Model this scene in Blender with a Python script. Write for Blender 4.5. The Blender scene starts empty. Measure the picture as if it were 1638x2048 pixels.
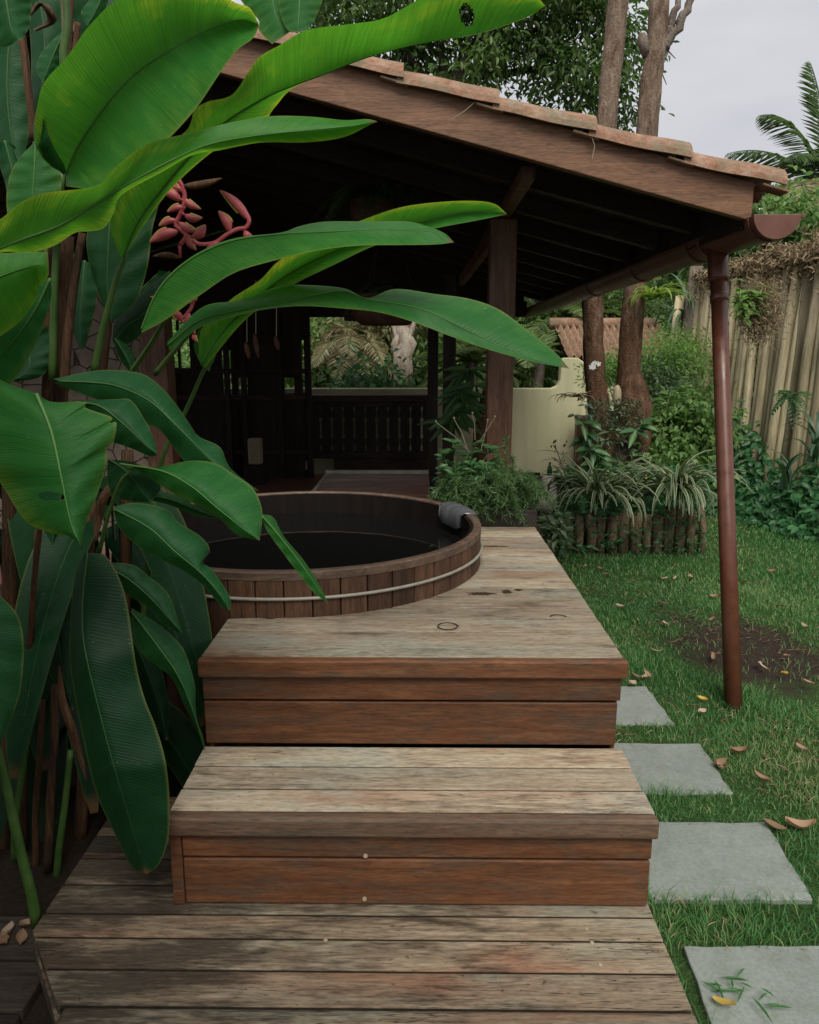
import bpy, math, random
import numpy as np
from mathutils import Vector
SC = bpy.context.scene
COL = SC.collection
random.seed(7)
rng = np.random.default_rng(7)
PI = math.pi
# ------------------------------------------------------------------ camera
F, TH, YAW, ROLL, H = 1500., .2063, .0111, .0006, 1.5
cd = bpy.data.cameras.new('camera'); cam = bpy.data.objects.new('camera', cd); COL.objects.link(cam)
cd.sensor_fit = 'HORIZONTAL'; cd.sensor_width = 36.0; cd.lens = 36.0 * F / 1638.0
cd.clip_start = .05; cd.clip_end = 400
cam.location = (0, 0, H)
cam.rotation_euler = (PI / 2 - TH, ROLL, YAW)
SC.camera = cam
# ------------------------------------------------------------------ world, sun, exposure
w = bpy.data.worlds.new("World"); SC.world = w; w.use_nodes = True
nt = w.node_tree; bg = nt.nodes['Background']
SUN_EL, SUN_AZ = math.radians(53), math.radians(173)       # azimuth measured from +Y towards +X
sky = nt.nodes.new('ShaderNodeTexSky'); sky.sky_type = 'NISHITA'; sky.sun_disc = False
sky.sun_elevation = SUN_EL; sky.sun_rotation = SUN_AZ; sky.dust_density = 3.0
tc = nt.nodes.new('ShaderNodeTexCoord')
mp = nt.nodes.new('ShaderNodeMapping'); mp.inputs['Scale'].default_value = (1.2, 1.2, 4.0)
nz = nt.nodes.new('ShaderNodeTexNoise'); nz.inputs['Scale'].default_value = 1.6; nz.inputs['Detail'].default_value = 5
cr = nt.nodes.new('ShaderNodeValToRGB')
cr.color_ramp.elements[0].position = .35; cr.color_ramp.elements[0].color = (4.7, 4.75, 5.1, 1)
cr.color_ramp.elements[1].position = .7; cr.color_ramp.elements[1].color = (6.5, 6.45, 6.55, 1)
mx = nt.nodes.new('ShaderNodeMix'); mx.data_type = 'RGBA'; mx.inputs['Factor'].default_value = .93
nt.links.new(tc.outputs['Generated'], mp.inputs['Vector']); nt.links.new(mp.outputs[0], nz.inputs['Vector'])
nt.links.new(nz.outputs['Fac'], cr.inputs[0])
nt.links.new(sky.outputs[0], mx.inputs[6]); nt.links.new(cr.outputs[0], mx.inputs[7])
nt.links.new(mx.outputs[2], bg.inputs['Color']); bg.inputs['Strength'].default_value = .1
sd = bpy.data.lights.new('sun', 'SUN'); sd.energy = 2.7; sd.angle = math.radians(32); sd.color = (1, .95, .87)
so = bpy.data.objects.new('sun', sd); COL.objects.link(so)
sdir = Vector((math.sin(SUN_AZ) * math.cos(SUN_EL), math.cos(SUN_AZ) * math.cos(SUN_EL), math.sin(SUN_EL)))
so.rotation_euler = (-sdir).to_track_quat('-Z', 'Y').to_euler(); so.location = (1, -6, 12)
SC.view_settings.view_transform = 'Standard'; SC.view_settings.look = 'None'
SC.view_settings.gamma = 1; SC.view_settings.exposure = 0.33
SC.cycles.max_bounces = 8; SC.cycles.transparent_max_bounces = 6; SC.cycles.transmission_bounces = 4
SC.cycles.use_denoising = True

# ------------------------------------------------------------------ helpers: measuring
def ray(px, py):
    X, Y = px - 819, py - 1024
    c, s = math.cos(-ROLL), math.sin(-ROLL); X, Y = X * c - Y * s, X * s + Y * c
    a, b, u = X / F, 1.0, -Y / F
    c, s = math.cos(TH), math.sin(TH); yr = b * c + u * s; z = -b * s + u * c
    c, s = math.cos(YAW), math.sin(YAW)
    return np.array([a * c - yr * s, a * s + yr * c, z])
def atY(px, py, Y):
    r = ray(px, py); return r * (Y / r[1]) + np.array([0, 0, H])
def atZ(px, py, Z):
    r = ray(px, py); return r * ((Z - H) / r[2]) + np.array([0, 0, H])

# ------------------------------------------------------------------ helpers: objects
OFF = {}
def tag(o, label=None, cat=None, group=None, kind=None):
    if label: o['label'] = label
    if cat: o['category'] = cat
    if group: o['group'] = group
    if kind: o['kind'] = kind
    return o
def empty(name, loc, label, cat, group=None):
    o = bpy.data.objects.new(name, None); COL.objects.link(o); o.location = loc
    o.empty_display_size = .1
    OFF[o.name] = np.array(loc, float); tag(o, label, cat, group); return o
def off_of(p):
    return OFF.get(p.name, np.zeros(3)) if p else np.zeros(3)
def link_mesh(name, me, mat, parent, smooth=False, bevel=0):
    me.materials.append(mat)
    if smooth: me.polygons.foreach_set('use_smooth', np.ones(len(me.polygons), bool))
    o = bpy.data.objects.new(name, me); COL.objects.link(o)
    if parent: o.parent = parent
    OFF[o.name] = off_of(parent)
    if bevel:
        b = o.modifiers.new('bevel', 'BEVEL'); b.width = bevel; b.segments = 2; b.limit_method = 'ANGLE'; b.angle_limit = .6
    return o
def quick(name, V, Fq, mat, parent=None, attrs=None, smooth=False):
    """numpy mesh; Fq is an (n,k) face array"""
    V = np.asarray(V, np.float32) - off_of(parent).astype(np.float32)
    me = bpy.data.meshes.new(name); Fq = np.asarray(Fq, np.int32); n, k = Fq.shape
    me.vertices.add(len(V)); me.vertices.foreach_set('co', V.ravel())
    me.loops.add(n * k); me.loops.foreach_set('vertex_index', Fq.ravel())
    me.polygons.add(n); me.polygons.foreach_set('loop_start', np.arange(0, n * k, k, dtype=np.int32))
    me.update(calc_edges=True); me.validate()
    for a, d in (attrs or {}).items():
        at = me.attributes.new(a, 'FLOAT', 'POINT'); at.data.foreach_set('value', np.asarray(d, np.float32))
    return link_mesh(name, me, mat, parent, smooth)

class MB:
    def __init__(s): s.v = []; s.f = []; s.r = []
    def add(s, V, Fs, r=None):
        r = random.random() if r is None else r
        b = len(s.v); s.v += [tuple(map(float, p)) for p in V]; s.r += [r] * len(V)
        s.f += [[i + b for i in f] for f in Fs]; return s
    def box(s, x0, x1, y0, y1, z0, z1, r=None):
        V = [(x, y, z) for z in (z0, z1) for x, y in ((x0, y0), (x1, y0), (x1, y1), (x0, y1))]
        return s.add(V, [[3, 2, 1, 0], [4, 5, 6, 7], [0, 1, 5, 4], [1, 2, 6, 5], [2, 3, 7, 6], [3, 0, 4, 7]], r)
    def bar(s, a, b, wd, ht, up=(0, 0, 1), r=None):
        a, b = Vector(a), Vector(b); d = (b - a).normalized(); up = Vector(up)
        sx = d.cross(up).normalized(); u = sx.cross(d).normalized()
        V = [p + sx * (i * wd / 2) + u * (j * ht / 2) for p in (a, b) for i, j in ((-1, -1), (1, -1), (1, 1), (-1, 1))]
        return s.add(V, [[3, 2, 1, 0], [4, 5, 6, 7], [0, 1, 5, 4], [1, 2, 6, 5], [2, 3, 7, 6], [3, 0, 4, 7]], r)
    def prism(s, pts, z0, z1, r=None):
        n = len(pts)
        V = [(x, y, z0) for x, y in pts] + [(x, y, z1) for x, y in pts]
        return s.add(V, [list(range(n))[::-1], list(range(n, 2 * n))] + [[i, (i + 1) % n, n + (i + 1) % n, n + i] for i in range(n)], r)
    def tube(s, P, R, seg=8, cap=True, r=None, wob=0):
        P = [Vector(tuple(p)) for p in P]; n = len(P)
        if not hasattr(R, '__len__'): R = [R] * n
        V = []; prev = None
        for i, p in enumerate(P):
            d = (P[min(i + 1, n - 1)] - P[max(i - 1, 0)]).normalized()
            if prev is None:
                prev = Vector((0, 1, 0)) if abs(d.y) < .9 else Vector((1, 0, 0))
            u = (prev - d * prev.dot(d)).normalized(); prev = u; w_ = d.cross(u)
            for k in range(seg):
                a = 2 * PI * k / seg; rr = R[i] * (1 + wob * (random.random() - .5))
                V.append(p + u * (math.cos(a) * rr) + w_ * (math.sin(a) * rr))
        Fs = [[i * seg + k, i * seg + (k + 1) % seg, (i + 1) * seg + (k + 1) % seg, (i + 1) * seg + k] for i in range(n - 1) for k in range(seg)]
        if cap: Fs += [list(range(seg))[::-1], list(range((n - 1) * seg, n * seg))]
        return s.add(V, Fs, r)
    def lathe(s, c, prof, seg=32, r=None, a0=0, a1=2 * PI):
        c = Vector(tuple(c)); full = abs(a1 - a0 - 2 * PI) < 1e-6; m = seg if full else seg + 1
        V = [(c.x + R * math.cos(a0 + (a1 - a0) * k / seg), c.y + R * math.sin(a0 + (a1 - a0) * k / seg), c.z + z) for R, z in prof for k in range(m)]
        Fs = [[i * m + k, i * m + (k + 1) % m, (i + 1) * m + (k + 1) % m, (i + 1) * m + k] for i in range(len(prof) - 1) for k in range(seg)]
        return s.add(V, Fs, r)
    def build(s, name, mat, parent=None, smooth=False, bevel=0):
        o = off_of(parent)
        me = bpy.data.meshes.new(name)
        me.from_pydata([(x - o[0], y - o[1], z - o[2]) for x, y, z in s.v], [], s.f); me.update()
        at = me.attributes.new('rnd', 'FLOAT', 'POINT'); at.data.foreach_set('value', s.r)
        return link_mesh(name, me, mat, parent, smooth, bevel)

def catmull(P, n):
    """resample a polyline smoothly at n even steps of chord length"""
    P = np.asarray(P, float); d = np.r_[0, np.cumsum(np.linalg.norm(np.diff(P[:, :2], axis=0), axis=1))]; d /= d[-1]
    t = np.linspace(0, 1, n); Q = np.vstack([2 * P[0] - P[1], P, 2 * P[-1] - P[-2]])
    out = np.zeros((n, P.shape[1]))
    for i, x in enumerate(t):
        k = min(max(np.searchsorted(d, x, 'right') - 1, 0), len(P) - 2)
        u = (x - d[k]) / max(d[k + 1] - d[k], 1e-9)
        a, b, c, e = Q[k], Q[k + 1], Q[k + 2], Q[k + 3]
        out[i] = .5 * (2 * b + (c - a) * u + (2 * a - 5 * b + 4 * c - e) * u * u + (3 * b - a - 3 * c + e) * u ** 3)
    return out

# ------------------------------------------------------------------ helpers: materials
class M:
    def __init__(s, name, rough=.6, spec=.3):
        s.m = bpy.data.materials.new(name); s.m.use_nodes = True; s.nt = s.m.node_tree
        s.b = s.nt.nodes['Principled BSDF']; s.b.inputs['Roughness'].default_value = rough
        s.b.inputs['Specular IOR Level'].default_value = spec
    def n(s, t, **kw):
        nd = s.nt.nodes.new('ShaderNode' + t)
        for k, v in kw.items(): setattr(nd, k, v)
        return nd
    def l(s, a, b): s.nt.links.new(a, b); return s
    def inp(s, nd, k, v):
        if hasattr(v, 'is_output'): s.l(v, nd.inputs[k])
        else: nd.inputs[k].default_value = v
    def attr(s, name): return s.n('Attribute', attribute_name=name).outputs['Fac']
    def math(s, op, a, b=0.0, c=0.0):
        nd = s.n('Math', operation=op); s.inp(nd, 0, a); s.inp(nd, 1, b); s.inp(nd, 2, c); return nd.outputs[0]
    def coord(s, scale=(1, 1, 1), rnd=0):
        v = s.n('TexCoord').outputs['Object']
        if rnd:
            a = s.n('VectorMath', operation='ADD'); s.l(v, a.inputs[0])
            cx = s.n('CombineXYZ'); r = s.attr('rnd')
            for i, k in enumerate((17.3, 9.1, 23.7)): s.l(s.math('MULTIPLY', r, k * rnd), cx.inputs[i])
            s.l(cx.outputs[0], a.inputs[1]); v = a.outputs[0]
        mp = s.n('Mapping'); s.l(v, mp.inputs['Vector']); mp.inputs['Scale'].default_value = scale
        return mp.outputs[0]
    def noise(s, vec, scale=5, detail=4, rough=.55, dist=0):
        nd = s.n('TexNoise'); s.l(vec, nd.inputs['Vector'])
        for k, v in (('Scale', scale), ('Detail', detail), ('Roughness', rough), ('Distortion', dist)): nd.inputs[k].default_value = v
        return nd.outputs['Fac']
    def ramp(s, fac, stops):
        nd = s.n('ValToRGB'); s.l(fac, nd.inputs[0]); e = nd.color_ramp.elements
        while len(e) < len(stops): e.new(.5)
        for i, (p, c) in enumerate(stops):
            e[i].position = p; e[i].color = (*c, 1) if hasattr(c, '__len__') else (c, c, c, 1)
        return nd.outputs[0]
    def mix(s, fac, a, b, mode='MIX'):
        nd = s.n('Mix', data_type='RGBA', blend_type=mode); s.inp(nd, 0, fac)
        for i, v in ((6, a), (7, b)):
            if hasattr(v, 'is_output'): s.l(v, nd.inputs[i])
            else: nd.inputs[i].default_value = (*v, 1)
        return nd.outputs[2]
    def bump(s, h, strength=.4, dist=.01):
        nd = s.n('Bump'); nd.inputs['Strength'].default_value = strength; nd.inputs['Distance'].default_value = dist
        s.l(h, nd.inputs['Height']); s.l(nd.outputs[0], s.b.inputs['Normal']); return nd.outputs[0]
    def col(s, c): s.inp(s.b, 'Base Color', c if hasattr(c, 'is_output') else (*c, 1)); return s.m
    def rough(s, v): s.inp(s.b, 'Roughness', v); return s

def wood(name, c0, c1, c2, stain, axis=0, stain_lo=.5, stain_hi=.75, rough=.6, spec=.3, grain=1.0, bump=.35, red=None, rndv=.25, tint=None, left_stain=False, fc=.55):
    m = M(name, rough, spec)
    sc = [40 * grain] * 3; sc[axis] = 3.4
    sf = [130 * grain] * 3; sf[axis] = 26
    ss = [11.] * 3; ss[axis] = 2.6
    a = m.noise(m.coord(sc, 1), 1, 8, .65, .5)
    fine = m.noise(m.coord(sf, 1), 1, 4, .65)
    blot = m.noise(m.coord(ss, 1), 1, 6, .6, .3)
    col = m.ramp(a, [(.25, c0), (.5, c1), (.75, c2)])
    if red:
        ms = [5.] * 3; ms[axis] = 1.1
        b2 = m.noise(m.coord(ms, 2), 1, 4, .6, .4)
        col = m.mix(m.ramp(b2, [(.52, 0.), (.72, .8)]), col, red)
    if tint:
        ts = [4.] * 3; ts[axis] = 1.4
        col = m.mix(m.ramp(m.noise(m.coord(ts, 3), 1, 4, .6, .3), [(.5, 0.), (.66, .75)]), col, tint)
    if left_stain:
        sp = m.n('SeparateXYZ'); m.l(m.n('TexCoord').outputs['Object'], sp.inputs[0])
        blot = m.math('ADD', blot, m.math('MULTIPLY', m.math('SUBTRACT', m.math('MULTIPLY', sp.outputs[0], -1.), .05), .19))  # stain reaches further towards the left end of the boards
    sk = [100.] * 3; sk[axis] = 14
    streak = m.noise(m.coord(sk, 1), 1, 5, .65, .2)
    blot2 = m.math('ADD', blot, m.math('MULTIPLY', m.math('SUBTRACT', streak, .5), .55))
    col = m.mix(m.ramp(blot2, [(stain_lo, 0.), (stain_hi, .85)]), col, stain)
    col = m.mix(.8, col, m.ramp(fine, [(.3, fc), (.58, 1.04)]), 'MULTIPLY')
    ck = [75.] * 3; ck[axis] = 3.2
    crack = m.math('ABSOLUTE', m.math('SUBTRACT', m.noise(m.coord(ck, 2), 1, 3, .55, .3), .5))
    crm = m.math('MULTIPLY', m.ramp(crack, [(.004, 1.), (.016, 0.)]), m.ramp(m.noise(m.coord(ss, 4), 1, 3, .6), [(.45, 0.), (.6, .85)]))
    col = m.mix(crm, col, tuple(v * .6 for v in stain))
    sk2 = [95.] * 3; sk2[axis] = 45
    dots = m.noise(m.coord(sk2, 3), 1, 2, .5)
    col = m.mix(m.ramp(dots, [(.69, 0.), (.74, .65)]), col, tuple(v * .8 for v in stain))
    r = m.attr('rnd')
    col = m.mix(1, col, m.ramp(r, [(0, 1 - rndv), (1, 1 + rndv)]), 'MULTIPLY')
    m.bump(m.math('ADD', m.math('SUBTRACT', m.math('MULTIPLY', a, .6), crm), m.math('MULTIPLY', fine, .6)), bump, .006)
    m.rough(m.ramp(blot, [(.3, rough - .1), (.7, min(1, rough + .15))]))
    return m.col(col)

def plain(name, c0, c1, scale=8, rough=.6, spec=.3, bump=.2, metal=0, det=5):
    m = M(name, rough, spec); a = m.noise(m.coord(), scale, det, .6)
    if metal: m.b.inputs['Metallic'].default_value = metal
    if bump: m.bump(a, bump, .01)
    m.rough(m.ramp(a, [(.3, max(.05, rough - .1)), (.7, min(1, rough + .12))]))
    return m.col(m.ramp(a, [(.3, c0), (.7, c1)]))

def leafmat(name, c0, c1, c2, trans=(.12, .3, .03), tf=.3, rough=.45, spec=.35, veins=0, lines=0):
    """small leaves: colour varies from leaf to leaf by the attribute rnd"""
    m = M(name, rough, spec)
    col = m.ramp(m.attr('rnd'), [(0, c0), (.5, c1), (1, c2)])
    oi = m.n('ObjectInfo').outputs['Random']
    col = m.mix(1, col, m.ramp(oi, [(0, .85), (1, 1.15)]), 'MULTIPLY')
    m.col(col)
    tr = m.n('BsdfTranslucent'); m.inp(tr, 'Color', (*trans, 1))
    t2 = m.mix(.5, col, trans); m.l(t2, tr.inputs['Color'])
    ms = m.n('MixShader'); ms.inputs[0].default_value = tf
    m.l(m.b.outputs[0], ms.inputs[1]); m.l(tr.outputs[0], ms.inputs[2])
    m.l(ms.outputs[0], m.nt.nodes['Material Output'].inputs['Surface'])
    return m.m

MAT = {}
# weathered pale boards of the steps
MAT['deck'] = wood('weathered_board', (.21, .155, .10), (.335, .27, .19), (.43, .38, .285), (.075, .052, .034), 0, .53, .75, .72, .25, 1, .5, red=(.25, .12, .072), tint=(.30, .305, .245), fc=.5)
MAT['deck_low'] = wood('stained_board', (.13, .092, .058), (.22, .168, .112), (.31, .26, .185), (.028, .02, .014), 0, .46, .68, .75, .25, 1, .55, red=(.22, .095, .052), tint=(.24, .24, .18), left_stain=True, fc=.5)
MAT['path'] = wood('dark_paver', (.022, .017, .012), (.042, .032, .024), (.07, .056, .042), (.012, .009, .007), 0, .48, .72, .8, .2, 1, .5)  # path pavers set darker than the other boards
MAT['nosing'] = wood('worn_nosing', (.085, .045, .028), (.15, .088, .055), (.22, .15, .10), (.10, .085, .06), 0, .46, .66, .6, .3, 1, .4)
MAT['riser'] = wood('red_brown_board', (.06, .022, .010), (.125, .05, .021), (.21, .092, .04), (.065, .05, .034), 0, .48, .70, .5, .35, 1, .3)
MAT['riser_y'] = wood('red_brown_side_board', (.06, .022, .010), (.125, .05, .021), (.21, .092, .04), (.065, .05, .034), 1, .48, .70, .5, .35, 1, .3)
MAT['post_wood'] = wood('red_timber', (.07, .03, .016), (.13, .06, .033), (.2, .10, .058), (.045, .023, .014), 2, .5, .8, .5, .4, 1.3, .4, rndv=.15)
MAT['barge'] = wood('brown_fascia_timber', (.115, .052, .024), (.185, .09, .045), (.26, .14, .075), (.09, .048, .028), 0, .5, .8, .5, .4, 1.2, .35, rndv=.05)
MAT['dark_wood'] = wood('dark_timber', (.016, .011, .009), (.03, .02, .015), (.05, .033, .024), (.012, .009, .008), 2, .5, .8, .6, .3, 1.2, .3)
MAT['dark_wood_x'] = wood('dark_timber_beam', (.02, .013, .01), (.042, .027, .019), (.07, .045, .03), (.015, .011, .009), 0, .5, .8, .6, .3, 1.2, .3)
MAT['stave'] = wood('tub_stave', (.034, .016, .008), (.08, .038, .02), (.135, .07, .04), (.04, .025, .016), 2, .5, .78, .55, .35, 1.1, .35, rndv=.4)
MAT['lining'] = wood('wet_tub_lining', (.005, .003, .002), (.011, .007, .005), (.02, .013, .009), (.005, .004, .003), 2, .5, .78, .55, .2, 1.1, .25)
MAT['rim'] = wood('tub_rim', (.075, .044, .029), (.14, .09, .06), (.22, .155, .11), (.05, .034, .024), 0, .5, .78, .45, .4, .5, .3)
def water_mat():
    m = M('dark_tub_water', .03, .5); m.b.inputs['IOR'].default_value = 1.33
    a = m.noise(m.coord(), 6, 2); m.bump(a, .05, .01); return m.col((.006, .006, .006))
MAT['water'] = water_mat()
MAT['steel'] = plain('dull_steel', (.25, .235, .19), (.34, .32, .265), 20, .5, .4, .05, .2)
MAT['copper'] = plain('brown_painted_metal', (.085, .03, .016), (.125, .045, .026), 14, .33, .5, .06)
MAT['gutter'] = plain('brown_gutter_metal', (.11, .042, .028), (.16, .065, .045), 10, .4, .5, .06)
def tile_mat():
    m = M('weathered_terracotta', .85, .2); c = m.coord(rnd=1)
    a = m.noise(c, 14, 7, .7); b = m.noise(c, 60, 4, .65); s = m.noise(c, 9, 7, .75)
    col = m.ramp(a, [(.3, (.20, .10, .062)), (.5, (.31, .175, .115)), (.7, (.42, .30, .22))])
    col = m.mix(m.ramp(s, [(.46, 0.), (.60, .8)]), col, (.19, .175, .115))
    col = m.mix(.5, col, m.ramp(b, [(.3, .55), (.6, 1.)]), 'MULTIPLY'); m.bump(m.math('ADD', a, b), .45, .01)
    return m.col(col)
MAT['tile'] = tile_mat()
def slab_mat():
    m = M('grey_green_slate', .75, .3); c = m.coord(rnd=1)
    a = m.noise(c, 4, 6, .6); b = m.noise(c, 90, 4, .65); s = m.noise(c, 14, 6, .7)
    col = m.ramp(a, [(.3, (.185, .21, .19)), (.7, (.25, .275, .25))])
    col = m.mix(m.ramp(s, [(.46, 0.), (.7, .55)]), col, (.15, .17, .125))
    col = m.mix(.45, col, m.ramp(b, [(.32, .6), (.6, 1.05)]), 'MULTIPLY'); m.bump(m.math('ADD', s, b), .25, .006)
    return m.col(col)
MAT['slab'] = slab_mat()
def ground_mat():
    m = M('garden_soil', .95, .1); c = m.coord()
    a = m.noise(c, 3, 8, .65); b = m.noise(c, 60, 5, .7)
    col = m.ramp(a, [(.3, (.024, .018, .012)), (.7, (.052, .038, .027))])
    col = m.mix(.7, col, m.ramp(b, [(.3, .4), (.65, 1.1)]), 'MULTIPLY'); m.bump(b, .7, .02); return m.col(col)
MAT['soil'] = ground_mat()
def lawn_mat():
    m = M('lawn_turf', .95, .1); c = m.coord()
    a = m.noise(c, 2.2, 6, .6); b = m.noise(c, 70, 5, .7)
    col = m.ramp(a, [(.3, (.045, .10, .028)), (.62, (.075, .15, .042)), (.8, (.15, .16, .07))])
    # bare patch of earth beside the downpipe
    pos = m.n('SeparateXYZ'); m.l(m.n('TexCoord').outputs['Object'], pos.inputs[0])
    dx = m.math('DIVIDE', m.math('SUBTRACT', pos.outputs[0], 1.86), .50); dy = m.math('DIVIDE', m.math('SUBTRACT', pos.outputs[1], 3.95), .62)
    d = m.math('SQRT', m.math('ADD', m.math('MULTIPLY', dx, dx), m.math('MULTIPLY', dy, dy)))
    d = m.math('ADD', d, m.math('MULTIPLY', m.math('SUBTRACT', m.noise(c, 5, 5, .7), .5), 1.5))
    col = m.mix(m.ramp(d, [(.55, 1.), (1., 0.)]), col, (.078, .055, .045))
    col = m.mix(.8, col, m.ramp(b, [(.3, .45), (.65, 1.1)]), 'MULTIPLY'); m.bump(b, 1., .04); return m.col(col)
MAT['lawn'] = lawn_mat()
def plaster():
    m = M('yellow_green_plaster', .9, .15); c = m.coord()
    a = m.noise(c, 1.6, 6, .6); b = m.noise(c, 120, 3, .6)
    col = m.ramp(a, [(.3, (.52, .505, .315)), (.7, (.62, .595, .38))]); m.bump(b, .3, .004)
    s = m.noise(m.coord((6, 6, .7)), 1, 5, .6)
    return m.col(m.mix(m.ramp(s, [(.5, 0.), (.75, .35)]), col, (.25, .25, .15)))
MAT['plaster'] = plaster()
def mosaic():
    m = M('stone_mosaic', .8, .3)
    v = m.n('TexVoronoi', feature='DISTANCE_TO_EDGE'); v.inputs['Scale'].default_value = 7; m.l(m.coord(), v.inputs['Vector'])
    e = m.ramp(v.outputs[0], [(.015, 0.), (.04, 1.)]); n = m.noise(m.coord(), 9, 5)
    m.bump(e, .4, .01)
    return m.col(m.mix(e, (.035, .028, .022), m.ramp(n, [(.3, (.15, .115, .085)), (.7, (.26, .21, .16))])))
MAT['mosaic'] = mosaic()
def bark(name, c0, c1, c2, low=None):
    m = M(name, .9, .15); a = m.noise(m.coord((3, 3, .9)), 5, 8, .65, .6); b = m.noise(m.coord(), 45, 4, .7); s = m.noise(m.coord(), 16, 3, .7)
    col = m.ramp(a, [(.3, c0), (.5, c1), (.75, c2)])
    col = m.mix(m.ramp(s, [(.62, 0.), (.7, .55)]), col, (.36, .31, .25))
    col = m.mix(.6, col, m.ramp(b, [(.3, .5), (.65, 1.1)]), 'MULTIPLY')
    if low:
        sp = m.n('SeparateXYZ'); m.l(m.n('TexCoord').outputs['Object'], sp.inputs[0])
        col = m.mix(m.ramp(m.math('MULTIPLY', m.math('ADD', sp.outputs[2], m.math('MULTIPLY', a, 1.2)), .25), [(.55, .88), (.80, 0.)]), col, low, 'MULTIPLY')
    m.bump(m.math('ADD', a, m.math('MULTIPLY', b, .5)), .9, .035); return m.col(col)
MAT['bark'] = bark('red_brown_bark', (.09, .062, .042), (.215, .155, .11), (.40, .325, .25), low=(.52, .36, .28))
MAT['log'] = bark('edging_log_bark', (.11, .08, .05), (.215, .16, .10), (.32, .25, .165))
MAT['bark_grey'] = bark('grey_bark', (.10, .08, .062), (.20, .165, .135), (.30, .26, .22))
MAT['bark_pale'] = bark('pale_bark', (.24, .19, .145), (.42, .36, .29), (.58, .52, .44))
MAT['bark_dark'] = bark('dark_mossy_bark', (.02, .016, .012), (.05, .04, .027), (.09, .08, .05))
def pole_mat():
    m = M('weathered_pole', .8, .2); a = m.noise(m.coord((14, 14, .8), 1), 1, 7, .65, .4); b = m.noise(m.coord((60, 60, 3), 1), 1, 4, .65)
    s = m.noise(m.coord((3, 3, 1.2), 1), 1.5, 5, .65)
    col = m.ramp(a, [(.25, (.34, .25, .15)), (.5, (.57, .48, .30)), (.75, (.70, .62, .42))])
    col = m.mix(m.ramp(s, [(.5, 0.), (.72, .65)]), col, (.21, .22, .135))
    col = m.mix(.7, col, m.ramp(b, [(.32, .4), (.6, 1.05)]), 'MULTIPLY')
    col = m.mix(1, col, m.ramp(m.attr('rnd'), [(0, .5), (1, 1.25)]), 'MULTIPLY')
    m.bump(m.math('ADD', a, b), .5, .01); return m.col(col)
MAT['pole'] = pole_mat()
MAT['red_floor'] = plain('red_cement_floor', (.15, .06, .048), (.21, .095, .075), 6, .4, .5, .1)
MAT['white_stone'] = plain('pale_stone', (.3, .28, .23), (.5, .47, .4), 12, .85, .2, .4)
MAT['grey_stone'] = plain('grey_weathered_stone', (.10, .11, .10), (.2, .21, .19), 8, .85, .2, .4)
MAT['black'] = plain('black_glaze', (.008, .008, .008), (.016, .015, .015), 10, .4, .4, .1)
MAT['vinyl'] = plain('glossy_grey_vinyl', (.06, .065, .07), (.12, .125, .13), 9, .25, .6, .15)
MAT['clay'] = plain('reddish_fibre', (.05, .024, .016), (.11, .055, .038), 18, .9, .15, .6)
MAT['pot'] = plain('dark_planter', (.02, .017, .014), (.04, .033, .027), 9, .8, .2, .3)
MAT['beige'] = plain('beige_paint', (.28, .24, .15), (.36, .31, .2), 9, .6, .3, .05)
def glass():
    m = M('green_bottle_glass', .08, .5); m.b.inputs['Transmission Weight'].default_value = .6; return m.col((.01, .14, .05))
MAT['glass'] = glass()
MAT['leaf_tree'] = leafmat('tree_leaf', (.04, .075, .025), (.085, .145, .045), (.17, .25, .08), tf=.4)
MAT['leaf_bush'] = leafmat('bush_leaf', (.08, .165, .05), (.155, .275, .085), (.27, .40, .13), (.25, .5, .1), .45)
MAT['leaf_olive'] = leafmat('olive_leaf', (.105, .12, .052), (.215, .215, .10), (.38, .34, .18), (.3, .35, .12), .4)
MAT['leaf_feather'] = leafmat('feathery_leaf', (.10, .20, .05), (.17, .31, .085), (.27, .44, .14), (.35, .6, .12), .5)
MAT['leaf_dusk'] = leafmat('small_dark_leaf', (.03, .065, .03), (.07, .12, .055), (.19, .25, .14), tf=.3)
MAT['leaf_creeper'] = leafmat('creeper_leaf', (.025, .10, .04), (.05, .16, .06), (.09, .23, .085), (.12, .38, .1), .38, .35)
MAT['leaf_needle'] = leafmat('needle_leaf', (.04, .10, .035), (.09, .17, .06), (.17, .27, .10), tf=.4)
MAT['leaf_broad'] = leafmat('broad_leaf', (.04, .11, .045), (.065, .16, .06), (.12, .23, .075), (.12, .35, .08), .3, .35)
MAT['palm'] = leafmat('palm_leaflet', (.08, .14, .05), (.14, .21, .07), (.22, .28, .10), (.25, .35, .1), .35)
MAT['palm_dry'] = leafmat('dry_palm_leaflet', (.19, .165, .085), (.31, .275, .155), (.43, .40, .25), (.3, .27, .12), .25, .7)
MAT['palm_dark'] = leafmat('dark_palm_leaflet', (.10, .16, .075), (.16, .23, .12), (.26, .33, .19), tf=.35)
MAT['agave'] = leafmat('blue_green_blade', (.035, .075, .045), (.055, .105, .06), (.09, .15, .085), tf=.15)
MAT['fern'] = leafmat('fern_leaf', (.014, .03, .01), (.028, .05, .016), (.05, .075, .024), tf=.3)
MAT['lime'] = leafmat('lime_blade', (.12, .22, .03), (.18, .29, .04), (.25, .36, .06), (.4, .6, .08), .4)
MAT['dryleaf'] = leafmat('dead_leaf', (.20, .115, .065), (.33, .215, .135), (.47, .36, .26), (.4, .25, .12), .15, .7)
MAT['yellowleaf'] = leafmat('yellowed_leaf', (.40, .25, .03), (.46, .30, .05), (.5, .35, .08), (.5, .35, .05), .2, .6)
MAT['dryvine'] = leafmat('dry_vine', (.15, .105, .058), (.28, .21, .12), (.45, .36, .22), (.2, .15, .08), .15, .8)
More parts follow.
